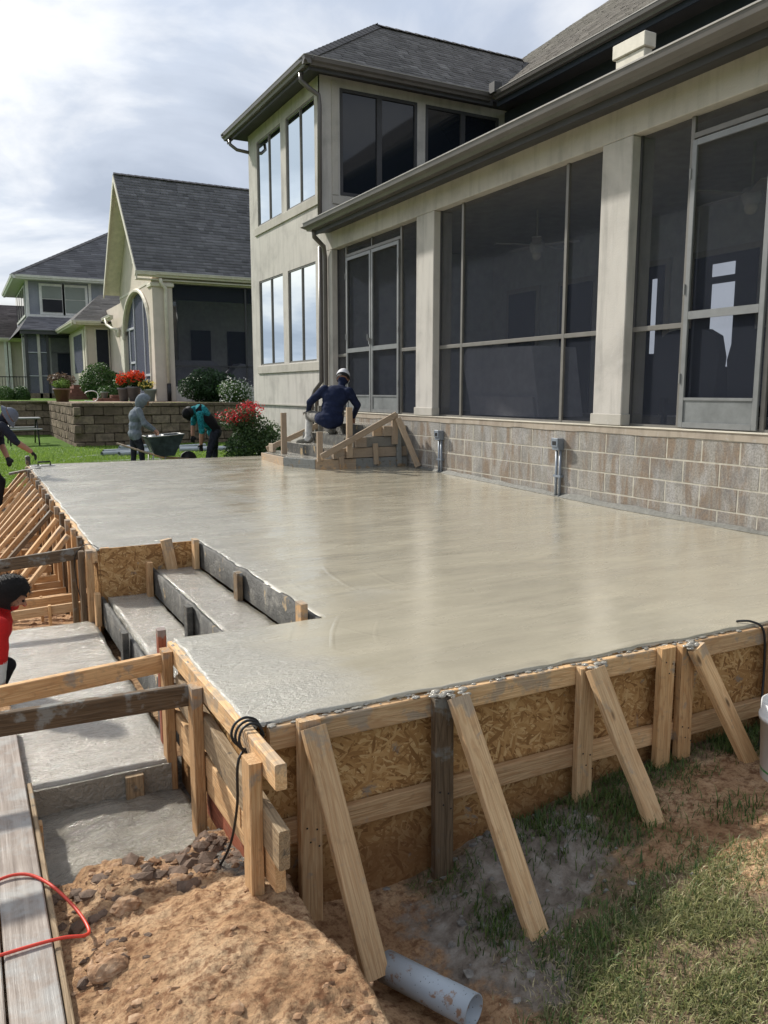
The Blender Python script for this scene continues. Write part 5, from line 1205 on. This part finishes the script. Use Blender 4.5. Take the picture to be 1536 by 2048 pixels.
MB().cbox(1.05, 1.95, 23.7, 24.3, .44, .48, .01).build('tabletop', 'metal', t); MB().cbox(1.0, 1.95, 23.25, 23.45, .16, .20, .01).build('seat', 'metal', t); MB().cbox(1.0, 1.95, 24.6, 24.8, .16, .20, .01).build('seat', 'metal', t)
for x in (1.15, 1.85):
    MB().tube([(x, 23.3, -.25), (x, 23.5, .1), (x, 23.85, .44)], .02, 8).build('leg', 'black_metal', t, True); MB().tube([(x, 24.7, -.25), (x, 24.5, .1), (x, 24.15, .44)], .02, 8).build('leg', 'black_metal', t, True)
    MB().tube([(x, 23.3, .15), (x, 24.7, .15)], .018, 8).build('cross_bar', 'black_metal', t, True)
# wheelbarrow
wx, wy = 3.42, 15.35
t = thing('wheelbarrow', 'dusty teal wheelbarrow holding a bucket between the two lawn workers', 'wheelbarrow', (wx, wy, -.25))
mb = MB(); P0 = [(-.24, -.18), (.12, -.18), (.12, .18), (-.24, .18)]; P1 = [(-.37, -.28), (.29, -.28), (.29, .28), (-.37, .28)]
V = [(wx+a, wy+b, -.02) for a, b in P0]+[(wx+a, wy+b, .34+(.04 if a > 0 else 0)) for a, b in P1]+[(wx+a*.95, wy+b*.95, .34+(.04 if a > 0 else 0)) for a, b in P1]+[(wx+a*.92, wy+b*.92, 0) for a, b in P0]
mb.add(V, [(3, 2, 1, 0), (0, 1, 5, 4), (1, 2, 6, 5), (2, 3, 7, 6), (3, 0, 4, 7), (4, 5, 9, 8), (5, 6, 10, 9), (6, 7, 11, 10), (7, 4, 8, 11), (8, 9, 13, 12), (9, 10, 14, 13), (10, 11, 15, 14), (11, 8, 12, 15), (12, 13, 14, 15)])
mb.build('tray', 'barrow', t)
MB().tube([(wx+a, wy+b, .345+(.04 if a > 0 else 0)) for a, b in P1+P1[:1]], .012, 8).build('rim', 'metal', t, True)
for s in (-1, 1):
    MB().tube([(wx-.85, wy+.26*s, .22), (wx-.1, wy+.17*s, -.05), (wx+.42, wy+.05*s, -.10)], .018, 8).build('handle', 'pine', t, True)
    MB().tube([(wx-.28, wy+.20*s, .02), (wx-.30, wy+.20*s, -.25), (wx-.12, wy+.20*s, -.25), (wx-.05, wy+.18*s, -.03)], .014, 8).build('leg', 'metal', t, True)
MB().tube([(wx+.42, wy-.04, -.10), (wx+.42, wy+.04, -.10)], .15, 20).build('wheel', 'rubber', t, True)
bucket((wx-.17, wy, .02), .95, 'white bucket standing in the wheelbarrow under the hooded worker hands')
# float and block at the far left slab corner
t = thing('hand_float', 'magnesium hand float resting at the far left corner of the wet slab', 'tool', (.98, 12.3, .13))
MB().cbox(.88, 1.16, 12.26, 12.36, .128, .140, .004).build('blade', 'metal', t); MB().tube([(.94, 12.31, .14), (.94, 12.31, .19), (1.10, 12.31, .19), (1.10, 12.31, .14)], .012, 8).build('handle', 'glove', t, True)
t = thing('corner_block', 'grey block standing on the far form corner', 'block', (.80, 12.2, .1)); MB().cbox(.80, .86, 12.55, 12.72, .13, .26, .01).build('block', 'form_grey', t)  # plain grey block set on the form corner
board('plank', (.55, 12.1, .06), (.95, 12.05, .13), .10, .03, (0, 1, 0), t, 'pine_wet')

# ================================================================== people
def tube_c(mb, a, b, ra, rb, n=14):
    a, b = Vector(a), Vector(b); d = b-a; L_ = d.length or 1e-3; dn = d/L_; pts = []; rs = []
    for k in range(4): u = k/3*math.pi/2; pts.append(a-dn*ra*math.cos(u)); rs.append(max(.0008, ra*math.sin(u)))
    for k in range(4): u = k/3*math.pi/2; pts.append(b+dn*rb*math.sin(u)); rs.append(max(.0008, rb*math.cos(u)))
    mb.tube(pts, rs, n)
def elli(mb, c, r, ax=None):
    vs, fs = ICO[2]; c = Vector(c)
    if ax is None: m = Matrix.Identity(3)
    else:
        x = Vector(ax[0]).normalized(); z = Vector(ax[1]); z = (z-x*z.dot(x)).normalized(); y = z.cross(x); m = Matrix((x, y, z)).transposed()
    mb.add([c+m @ Vector((v[0]*r[0], v[1]*r[1], v[2]*r[2])) for v in vs], fs)
def person(label, J, mats, group=None, vox=.011, origin=None, s=1., face=(1, 0, 0), extras=None, fingers=True):
    """J joints in world space; mats maps bone key -> material; one continuous body surface"""
    J = {k: Vector(v) for k, v in J.items()}; B = []; mb = MB()
    side = (J['shR']-J['shL']).normalized(); up = (J['neck']-J['hip']).normalized(); fw = side.cross(up).normalized()
    if fw.dot(Vector(face)) < 0: fw = -fw
    face = Vector(face).normalized()
    def bone(k, a, b, ra, rb): tube_c(mb, a, b, ra*s, rb*s); B.append((k, Vector(a), Vector(b), max(ra, rb)*s))
    mid = (J['chest']+J['hip'])/2
    for k, c, r in (('torso', J['chest'], (.185, .13, .17)), ('torso', mid, (.155, .12, .16)), ('torso', (J['neck']*.55+J['chest']*.45), (.17, .10, .08)), ('hips', J['hip'], (.165, .13, .13))):
        elli(mb, c, [q*s for q in r], (side, up)); 
    B.append(('torso', J['neck'], J['chest'], .15*s)); B.append(('torso', J['chest'], J['hip']+up*.10*s, .16*s)); B.append(('hips', J['hip']-side*.1*s, J['hip']+side*.1*s, .13*s))
    bone('skin', J['neck'], J['head']-(J['head']-J['neck'])*.35, .055, .055)
    hu = (J['head']-J['neck']).normalized(); hf = (face-hu*face.dot(hu)).normalized(); hs = hf.cross(hu)
    H_ = J['head']
    elli(mb, H_, (.076*s, .095*s, .112*s), (hs, hu)); elli(mb, H_+hf*.03*s-hu*.055*s, (.055*s, .062*s, .06*s), (hs, hu))
    tube_c(mb, H_+hf*.085*s+hu*.015*s, H_+hf*.112*s-hu*.02*s, .010*s, .015*s)                       # nose
    for q in (-1, 1): elli(mb, H_+hs*.078*s*q-hu*.005*s, (.010*s, .02*s, .032*s), (hs, hu))            # ears
    tube_c(mb, H_+hf*.088*s-hu*.062*s-hs*.02*s, H_+hf*.088*s-hu*.062*s+hs*.02*s, .008*s, .008*s)        # lips
    B.append(('skin', H_-hu*.08*s, H_+hu*.06*s, .1*s))
    for q in 'LR':
        if 'el'+q in J:
            bone('sleeve', J['sh'+q], J['el'+q], .062, .048); bone('fore', J['el'+q], J['ha'+q], .045, .032)
            hd = (J['ha'+q]-J['el'+q]).normalized(); hd = (hd+Vector((0, 0, -.25))).normalized(); sd_ = hd.cross(Vector((0, 0, 1))); sd_ = sd_.normalized() if sd_.length > .1 else side
            nn = sd_.cross(hd); p0 = J['ha'+q]; pk = p0+hd*.085*s
            elli(mb, p0+hd*.045*s, (.04*s, .05*s, .018*s), (sd_, nn)); B.append(('hand', p0+hd*.02*s, pk, .04*s))
            for i, (o_, l_) in enumerate(((-.030, .062), (-.010, .074), (.011, .070), (.030, .052))):
                a = pk+sd_*o_*s-hd*.01*s; b = a+(hd*.9-nn*.35)*l_*.55*s; c = b+(hd*.45-nn*.85)*l_*.5*s
                tube_c(mb, a, b, .0105*s, .0095*s, 8); tube_c(mb, b, c, .0095*s, .008*s, 8); B.append(('hand', a, c, .01*s))
            a = p0+hd*.03*s-sd_*.032*s; b = a+(-sd_*.8+hd*.6).normalized()*.035*s; c = b+(hd*.9-nn*.3).normalized()*.03*s
            tube_c(mb, a, b, .013*s, .011*s, 8); tube_c(mb, b, c, .011*s, .009*s, 8); B.append(('hand', a, c, .01*s))
        if 'kn'+q in J:
            hp = J.get('hp'+q, J['hip']+side*(.09*s if q == 'R' else -.09*s))
            bone('thigh', hp, J['kn'+q], .092, .062); bone('shin', J['kn'+q], J['an'+q], .060, .042)
            an = J['an'+q]; td = J['to'+q]-an if 'to'+q in J else Vector(face)*.16*s; td.z = 0; td = td.normalized()
            bone('foot', an-td*.03*s+Vector((0, 0, -.02*s)), an+td*.13*s+Vector((0, 0, -.05*s)), .045, .036)
    me = mb.mesh('person_raw', 'skin'); tmp = bpy.data.objects.new('tmp', me); COL.objects.link(tmp)
    m = tmp.modifiers.new('r', 'REMESH'); m.mode = 'VOXEL'; m.voxel_size = vox; m.use_smooth_shade = True
    m = tmp.modifiers.new('s', 'SMOOTH'); m.factor = .5; m.iterations = 3
    dg = bpy.context.evaluated_depsgraph_get(); me2 = bpy.data.meshes.new_from_object(tmp.evaluated_get(dg)); bpy.data.objects.remove(tmp)
    me2.name = 'body'; nv = len(me2.vertices); P = np.empty(nv*3, np.float32); me2.vertices.foreach_get('co', P); P = P.reshape(-1, 3).astype(float)
    D_ = []
    for k, a, b, r_ in B:
        a = np.array(a); b = np.array(b); d = b-a; t_ = np.clip(((P-a)@d)/max(1e-9, d@d), 0, 1); D_.append(np.linalg.norm(P-a-t_[:, None]*d, axis=1)-r_)
    D_ = np.array(D_); kk = D_.argmin(0)
    keys = [b[0] for b in B]; cloth = np.array([1. if keys[i] in ('torso', 'hips', 'sleeve', 'thigh', 'shin') else 0. for i in range(len(B))])[kk]
    N_ = np.empty(nv*3, np.float32); me2.vertices.foreach_get('normal', N_); N_ = N_.reshape(-1, 3)
    q = P[:, 0]*.8+P[:, 1]*.6; w1 = np.sin((P[:, 2]*42+q*20+9*vn(q*6, P[:, 2]*5, 2)))*.30+1.2*fbm(q, P[:, 2], 11, 3, 7)
    P = P+N_*(cloth*w1*.0055*s)[:, None]
    me2.vertices.foreach_set('co', P.astype(np.float32).ravel())
    names = sorted(set(mats.values())); me2.materials.clear()
    for n_ in names: me2.materials.append(M[n_])
    idx = np.array([names.index(mats[k]) for k in keys])[kk]
    nf = len(me2.polygons); ls = np.empty(nf, np.int32); me2.polygons.foreach_get('loop_start', ls); lv = np.empty(len(me2.loops), np.int32); me2.loops.foreach_get('vertex_index', lv)
    me2.polygons.foreach_set('material_index', idx[lv[ls]].astype(np.int32)); me2.polygons.foreach_set('use_smooth', np.ones(nf, bool)); me2.update()
    base = origin or (J['hip'].x, J['hip'].y, min(J[k].z for k in J))
    t = thing('person', label, 'person', base, group); reg(bpy.data.objects.new('body', me2), t)
    for q in (-1, 1): MB().ico(H_+hf*.088*s+hu*.02*s+hs*.03*s*q, .0095*s, 1).build('eye', 'hair', t, True)
    return t, H_, hu, hf, hs, J
def domecap(t, H_, hu, hf, hs, mat, name='cap', s=1., brim=None, brimd=1, lift=.015, part=.1):
    mb = MB(); R3 = Matrix((hs, hf, hu)).transposed(); vs, fs = ICO[3]; keep_ = {}
    vv = []; 
    for i, v in enumerate(vs):
        if v[2] > part: keep_[i] = len(vv); vv.append(H_+hu*lift*s+R3 @ Vector((v[0]*.092*s, v[1]*.112*s, v[2]*.118*s)))
    mb.add(vv, [tuple(keep_[i] for i in f) for f in fs if all(i in keep_ for i in f)])
    if brim == 'bill':
        pts = [H_+hu*(.022*s+lift*s)+R3 @ Vector((math.sin(a)*.085*s, brimd*(.075+.085*math.cos(a))*s, -.006)) for a in np.linspace(-1.5, 1.5, 11)]; 
        b0 = [H_+hu*(.026*s+lift*s)+R3 @ Vector((math.sin(a)*.086*s, brimd*math.cos(a)*.10*s, 0)) for a in np.linspace(-1.5, 1.5, 11)]
        mb.add(b0+pts, [(i, i+1, 12+i, 11+i) for i in range(10)])
    if brim == 'bucket':
        A = [H_+hu*(.02+lift)*s+R3 @ Vector((math.cos(a)*.092*s, math.sin(a)*.112*s, 0)) for a in np.linspace(0, 2*math.pi, 25)[:-1]]
        B_ = [H_+hu*(-.02+lift)*s+R3 @ Vector((math.cos(a)*.135*s, math.sin(a)*.158*s, 0)) for a in np.linspace(0, 2*math.pi, 25)[:-1]]
        mb.add(A+B_, [(i, (i+1) % 24, 24+(i+1) % 24, 24+i) for i in range(24)])
    return mb.build(name, mat, t, True)
# kneeling finisher on the steps
t, H_, hu, hf, hs, J = person('person in navy sweater and white cap squatting on the entry steps', {
    'head': (5.30, 11.42, 1.385), 'neck': (5.24, 11.345, 1.255), 'chest': (5.09, 11.24, 1.10), 'hip': (4.97, 11.19, .76), 'shL': (4.95, 11.33, 1.21), 'shR': (5.26, 11.13, 1.18),
    'elL': (4.78, 11.50, 1.02), 'haL': (4.84, 11.72, .89), 'elR': (5.42, 11.16, .97), 'haR': (5.47, 11.40, .79), 'knL': (4.89, 11.80, .82), 'anL': (4.80, 11.66, .46), 'toL': (4.68, 11.75, .40),
    'knR': (5.32, 11.58, .84), 'anR': (5.05, 11.30, .60), 'toR': (5.2, 11.45, .56)},
    dict(torso='navy', hips='navy', sleeve='navy', fore='navy', hand='skin', skin='skin', thigh='khaki', shin='pad', foot='boot'), face=(.45, .8, -.25), s=1.17)
domecap(t, H_, hu, hf, hs, 'hair', 'hair', lift=.0, part=-.45, s=1.1); domecap(t, H_, hu, hf, hs, 'capwhite', brim='bill', s=1.2, part=-.05); 
# hooded worker
t, H_, hu, hf, hs, J = person('person in grey hooded sweatshirt standing over the wheelbarrow', {
    'head': (3.04, 15.30, 1.01), 'neck': (2.95, 15.38, .88), 'chest': (2.90, 15.40, .72), 'hip': (2.87, 15.40, .40), 'shR': (2.93, 15.22, .84), 'shL': (2.95, 15.58, .84),
    'elR': (3.00, 15.14, .58), 'haR': (3.16, 15.20, .47), 'elL': (3.10, 15.56, .60), 'haL': (3.24, 15.42, .47), 'knR': (2.95, 15.30, .12), 'knL': (2.86, 15.50, .12), 'anR': (2.97, 15.29, -.18), 'anL': (2.83, 15.50, -.18)},
    dict(torso='greycloth', hips='greycloth', sleeve='greycloth', fore='greycloth', hand='skin', skin='skin', thigh='jean', shin='jean', foot='boot'), face=(.8, 0, -.6), s=1.0)
mb = MB(); vs, fs = ICO[3]; R3 = Matrix((hs, hf, hu)).transposed(); kp = {}; vv = []
for i, v in enumerate(vs):
    if not (v[1] > .62 and v[2] < .72): kp[i] = len(vv); vv.append(H_+R3 @ Vector((v[0]*.112, v[1]*.134-.010, v[2]*(.138 if v[2] > 0 else .19)+(.012*max(0, v[1])))))
mb.add(vv, [tuple(kp[i] for i in f) for f in fs if all(i in kp for i in f)]); mb.build('hood', 'greycloth', t, True)
# bending worker
t, H_, hu, hf, hs, J = person('person in teal patterned shirt and black vest bending over, black cap on', {
    'head': (3.78, 14.95, .80), 'neck': (3.90, 15.0, .86), 'chest': (4.04, 15.0, .78), 'hip': (4.27, 15.02, .42), 'shR': (3.94, 14.80, .76), 'shL': (3.98, 15.20, .80),
    'elR': (3.96, 14.76, .46), 'haR': (3.95, 14.80, .22), 'elL': (3.93, 15.24, .58), 'haL': (3.90, 15.20, .36), 'knR': (4.15, 14.90, .12), 'knL': (4.30, 15.14, .10), 'anR': (4.07, 14.86, -.17), 'anL': (4.30, 15.14, -.17)},
    dict(torso='teal', hips='jean', sleeve='teal', fore='skin', hand='glove', skin='skin', thigh='jean', shin='jean', foot='boot'), face=(-.75, -.1, -.65), s=1.1)
domecap(t, H_, hu, hf, hs, 'hair', 'hair', lift=0, part=-.3, s=1.06); domecap(t, H_, hu, hf, hs, 'blackcloth', brim='bill', s=1.12)
mb = MB(); n = 12                                                # vest: shell over the back
up_ = (J['neck']-J['hip']).normalized(); sd2 = (J['shR']-J['shL']).normalized(); fn = sd2.cross(up_).normalized()
if fn.z > 0: fn = -fn
rows = []
for k in range(9):
    c = J['hip']+(J['neck']-J['hip'])*(k/8*1.02); wr = .208-.03*abs(k/8-.6)*2; dr = .182-.035*abs(k/8-.45)*2
    rows.append([c+sd2*wr*math.cos(a)-fn*dr*math.sin(a) for a in np.linspace(-.12, math.pi+.12, n)])
mb.add([p for r_ in rows for p in r_], [(i*n+j, i*n+j+1, (i+1)*n+j+1, (i+1)*n+j) for i in range(8) for j in range(n-1)]); mb.build('vest', 'blackcloth', t, True)
# worker at the left edge
t, H_, hu, hf, hs, J = person('person in charcoal shirt, bucket hat and black gloves at the far left form', {
    'head': (.56, 11.58, .86), 'neck': (.45, 11.62, .81), 'chest': (.36, 11.62, .68), 'hip': (.16, 11.62, .34), 'shR': (.47, 11.42, .74), 'shL': (.44, 11.82, .77),
    'elR': (.62, 11.34, .54), 'haR': (.79, 11.40, .41), 'elL': (.46, 11.78, .50), 'haL': (.52, 11.66, .33), 'knR': (.42, 11.5, .02), 'knL': (.36, 11.76, .02), 'anR': (.36, 11.46, -.33), 'anL': (.30, 11.76, -.33)},
    dict(torso='charcoal', hips='blackcloth', sleeve='charcoal', fore='skin', hand='glove', skin='skin', thigh='blackcloth', shin='blackcloth', foot='boot'), face=(.75, -.15, -.6))
domecap(t, H_, hu, hf, hs, 'hatgrey', 'bucket_hat', brim='bucket')
# crouching worker, lower left
t, H_, hu, hf, hs, J = person('person with black hair in red and white jersey crouching at the left edge', {
    'head': (.185, 4.90, .045), 'neck': (.125, 4.95, -.045), 'chest': (.075, 4.97, -.15), 'hip': (.01, 5.0, -.40), 'shR': (.11, 4.80, -.11), 'shL': (.12, 5.12, -.09),
    'elR': (.11, 4.78, -.27), 'haR': (.10, 4.80, -.42), 'elL': (.10, 5.15, -.27), 'haL': (.10, 5.1, -.45), 'knR': (.135, 4.86, -.36), 'anR': (.06, 4.88, -.53), 'knL': (.04, 5.15, -.3), 'anL': (.02, 5.15, -.53)},
    dict(torso='redcloth', hips='whitecloth', sleeve='redcloth', fore='whitecloth', hand='skin', skin='skin', thigh='blackcloth', shin='blackcloth', foot='boot'), face=(.75, -.05, -.75), vox=.008, s=.9)
mb = MB(); r = np.random.default_rng(5)
vs, fs = ICO[3]; R3 = Matrix((hs, hf, hu)).transposed(); vv = []; kp = {}
for i, v in enumerate(vs):
    if v[1] < .58 and v[2] > -.55 or v[2] > .45: kp[i] = len(vv); q = 1+.05*float(fbm(np.array([v[0]*3.]), np.array([v[1]*3.+v[2]*4]), 2.2, 3, 5)[0]); vv.append(H_+hu*.004+R3 @ Vector((v[0]*.087*q, v[1]*.108*q-.006, v[2]*.118*q)))
mb.add(vv, [tuple(kp[i] for i in f) for f in fs if all(i in kp for i in f)]); mb.build('hair', 'hair', t, True)
n = 9000; V = []; F = []
for k in range(3000):
    v = Vector(r.normal(size=3)).normalized()
    if not ((v[1] < .6 and v[2] > -.55) or v[2] > .45): continue
    p = H_+R3 @ Vector((v[0]*.088, v[1]*.109-.006, v[2]*.120)); d = (R3 @ v)*.010+Vector(r.normal(size=3))*.010; sd_ = Vector(r.normal(size=3)).normalized()*.0012; k0 = len(V)
    V += [p-sd_, p+sd_, p+d]; F.append((k0, k0+1, k0+2))
o = reg(bpy.data.objects.new('hair_tufts', np_mesh('hair_tufts', V, F, 'hair')), t); o['kind'] = 'stuff'

# ================================================================== grass, clods, clay lumps
def scatter_blades(name, mat, n, xr, yr, wfun, hgt, wid, seed, lean=1., zf=gh):
    r = np.random.default_rng(seed); x = r.uniform(*xr, n); y = r.uniform(*yr, n)
    k = r.random(n) < wfun(x, y); x, y = x[k], y[k]; n = len(x)
    z = zf(x, y)-.004; a = r.uniform(0, 6.283, n); l = lean*r.uniform(.25, 1.25, n); h = hgt*r.uniform(.45, 1.35, n); w_ = wid*r.uniform(.6, 1.3, n)
    dx_, dy_ = np.cos(a), np.sin(a); px, py = -dy_, dx_
    base = np.stack([x, y, z], 1); D_ = np.stack([dx_, dy_, 0*dx_], 1); Pp = np.stack([px, py, 0*px], 1); U = np.array([0, 0, 1.])
    s1 = h[:, None]*.5; m_ = base+U*s1*np.cos(l*.5)[:, None]+D_*s1*np.sin(l*.5)[:, None]
    tp = m_+U*s1*np.cos(np.minimum(l*1.35, 1.75))[:, None]+D_*s1*np.sin(np.minimum(l*1.35, 1.75))[:, None]
    W_ = Pp*w_[:, None]/2
    V = np.stack([base-W_, base+W_, m_+W_*.8, m_-W_*.8, tp], 1).reshape(-1, 3); i = np.arange(n)[:, None]*5
    F = np.concatenate([np.concatenate([i, i+1, i+2], 1), np.concatenate([i, i+2, i+3], 1), np.concatenate([i+3, i+2, i+4], 1)])
    t_ = np.clip(r.normal(.5, .26, n), 0, 1); T = np.concatenate([t_, t_, t_])
    o = reg(bpy.data.objects.new(name, np_mesh(name, V, F, mat, T))); o['kind'] = 'stuff'; return o
def wg(x, y):
    a, b, c = zones(x, y); m = (a-1.0*b-c)*(.22+.9*ss((fbm(x, y, 4.2, 5, 77, .65)+.22)/.40)); return np.clip(m, 0, 1)*(y < 2.62)
scatter_blades('grass_tufts', 'grass', 74000, (1.35, 3.7), (1.15, 2.0), lambda x, y: wg(x, y)*(1-ss((y-1.75-.1*np.sin(x*3))/.25)), .050, .0042, 3, 1.5)
scatter_blades('grass_tufts', 'grass_dk', 30000, (1.35, 3.7), (1.7, 2.6), lambda x, y: wg(x, y)*ss((y-1.75)/.2), .055, .0042, 4, 1.3)
scatter_blades('dry_clippings', 'straw', 34000, (1.35, 3.7), (1.15, 2.1), lambda x, y: np.clip(wg(x, y)*.9+.05, 0, 1)*(1-ss((y-1.85)/.25)), .034, .0038, 8, 1.75)
def tuft(cx_, cy_, r_, n, h_, seed):
    scatter_blades('grass_tufts', 'grass_dk', n, (cx_-2*r_, cx_+2*r_), (cy_-2*r_, cy_+2*r_), lambda x, y: np.exp(-((x-cx_)**2+(y-cy_)**2)/r_**2), h_, .005, seed, .9)
for k, (a, b, r_, n) in enumerate(((1.62, 2.18, .09, 1500), (2.1, 2.45, .16, 3000), (2.35, 2.30, .14, 2500), (1.78, 1.80, .12, 1800), (3.25, 2.52, .09, 1200), (3.5, 2.5, .12, 1800), (1.45, 1.62, .10, 1200), (2.75, 2.08, .1, 1000))): tuft(a, b, r_, n, .06, 50+k)
zl = lambda x, y: gh(x, y)
scatter_blades('lawn_grass', 'lawn_blade', 90000, (.2, 6.2), (12.8, 22.3), lambda x, y: .15+.85*ss((22.5-y)/7)*(x < y*.36), .055, .012, 9, .9, zl)
scatter_blades('terrace_grass', 'lawn_blade', 26000, (2.8, 8.6), (22.8, 27), lambda x, y: ~((x > 3.0) & (y > 25.2)) if False else (y < 25.2)*1., .06, .018, 10, .9, lambda x, y: .79+.07*ss((y-22.5)/9))
def clods(name, mat, n, xr, yr, wfun, rr, seed, label=None):
    r = np.random.default_rng(seed); random.seed(seed); x = r.uniform(*xr, n); y = r.uniform(*yr, n); k = r.random(n) < wfun(x, y); x, y = x[k], y[k]; z = gh(x, y); mb = MB()
    for a, b, c in zip(x, y, z):
        q = rr*random.random()**5+.0016; mb.ico((a, b, c), q, 1, (1, random.uniform(.5, 1.3), random.uniform(.35, .7)), .42)
    o = mb.build(name, mat); o['kind'] = 'stuff'; return o
clods('dirt_clods', 'clod', 7000, (.16, .95), (1.7, 3.05), lambda x, y: .015+.7*np.clip(np.exp(-((x-.62)/.22)**2-((y-2.82)/.14)**2)*1.4+.5*np.exp(-((x-.27)/.08)**2-((y-2.35)/.35)**2)+.10*(vn(x*6, y*6, 5) > .45), 0, 1), .020, 3)
clods('dirt_clods', 'clod', 1500, (2.6, 3.7), (1.6, 2.6), lambda x, y: np.clip(1-zones(x, y)[0], 0, 1)*.8, .009, 4)
clods('clay_lumps', 'claylump', 700, (1.15, 2.35), (1.8, 2.62), lambda x, y: zones(x, y)[1]*.8, .022, 5)
clods('dirt_clods', 'clod', 900, (.1, .8), (6.3, 9.5), lambda x, y: .6+0*x, .035, 6)
clods('slurry_lumps', 'slurry', 900, (.16, .84), (2.98, 3.6), lambda x, y: .8+0*x, .028, 7)
M['wet_clod'] = plain('wet dark clods', (.15, .10, .07), .7, .3, 0, .4, 30, .6)
clods('wet_clods', 'wet_clod', 1500, (.3, .9), (2.55, 3.05), lambda x, y: np.exp(-((x-.68)/.16)**2-((y-2.84)/.13)**2), .040, 12)
clods('wet_clods', 'wet_clod', 500, (.18, .5), (2.2, 3.0), lambda x, y: np.exp(-((x-.28)/.09)**2)*.5, .03, 13)
for k, (x, y, r_, m, lab) in enumerate(((.27, 2.26, .045, 'clod', 'dark wet clay clod beside the planks, in front of the mound'), (.38, 2.58, .040, 'clod', 'dark crumbling clod on top of the dirt mound'), (1.60, 1.60, .022, 'boot', 'small dark brown lump lying in the lit grass'))):
    mb = MB(); vs, fs = ICO[3]; c = Vector((x, y, float(gh(x, y))+r_*.3)); V_ = np.array(vs)
    q = 1+.5*fbm(V_[:, 0]*1.3+V_[:, 2], V_[:, 1]*1.3-V_[:, 2]*.7, 1.4, 5, 5+k); V_ = V_*q[:, None]*np.array([1.1, .95, .6])*r_+np.array(c)
    mb.add(V_.tolist(), fs); o = mb.build('clay_clod', m if m != 'boot' else 'pine_old', None, False); tag(o, lab, 'clod')
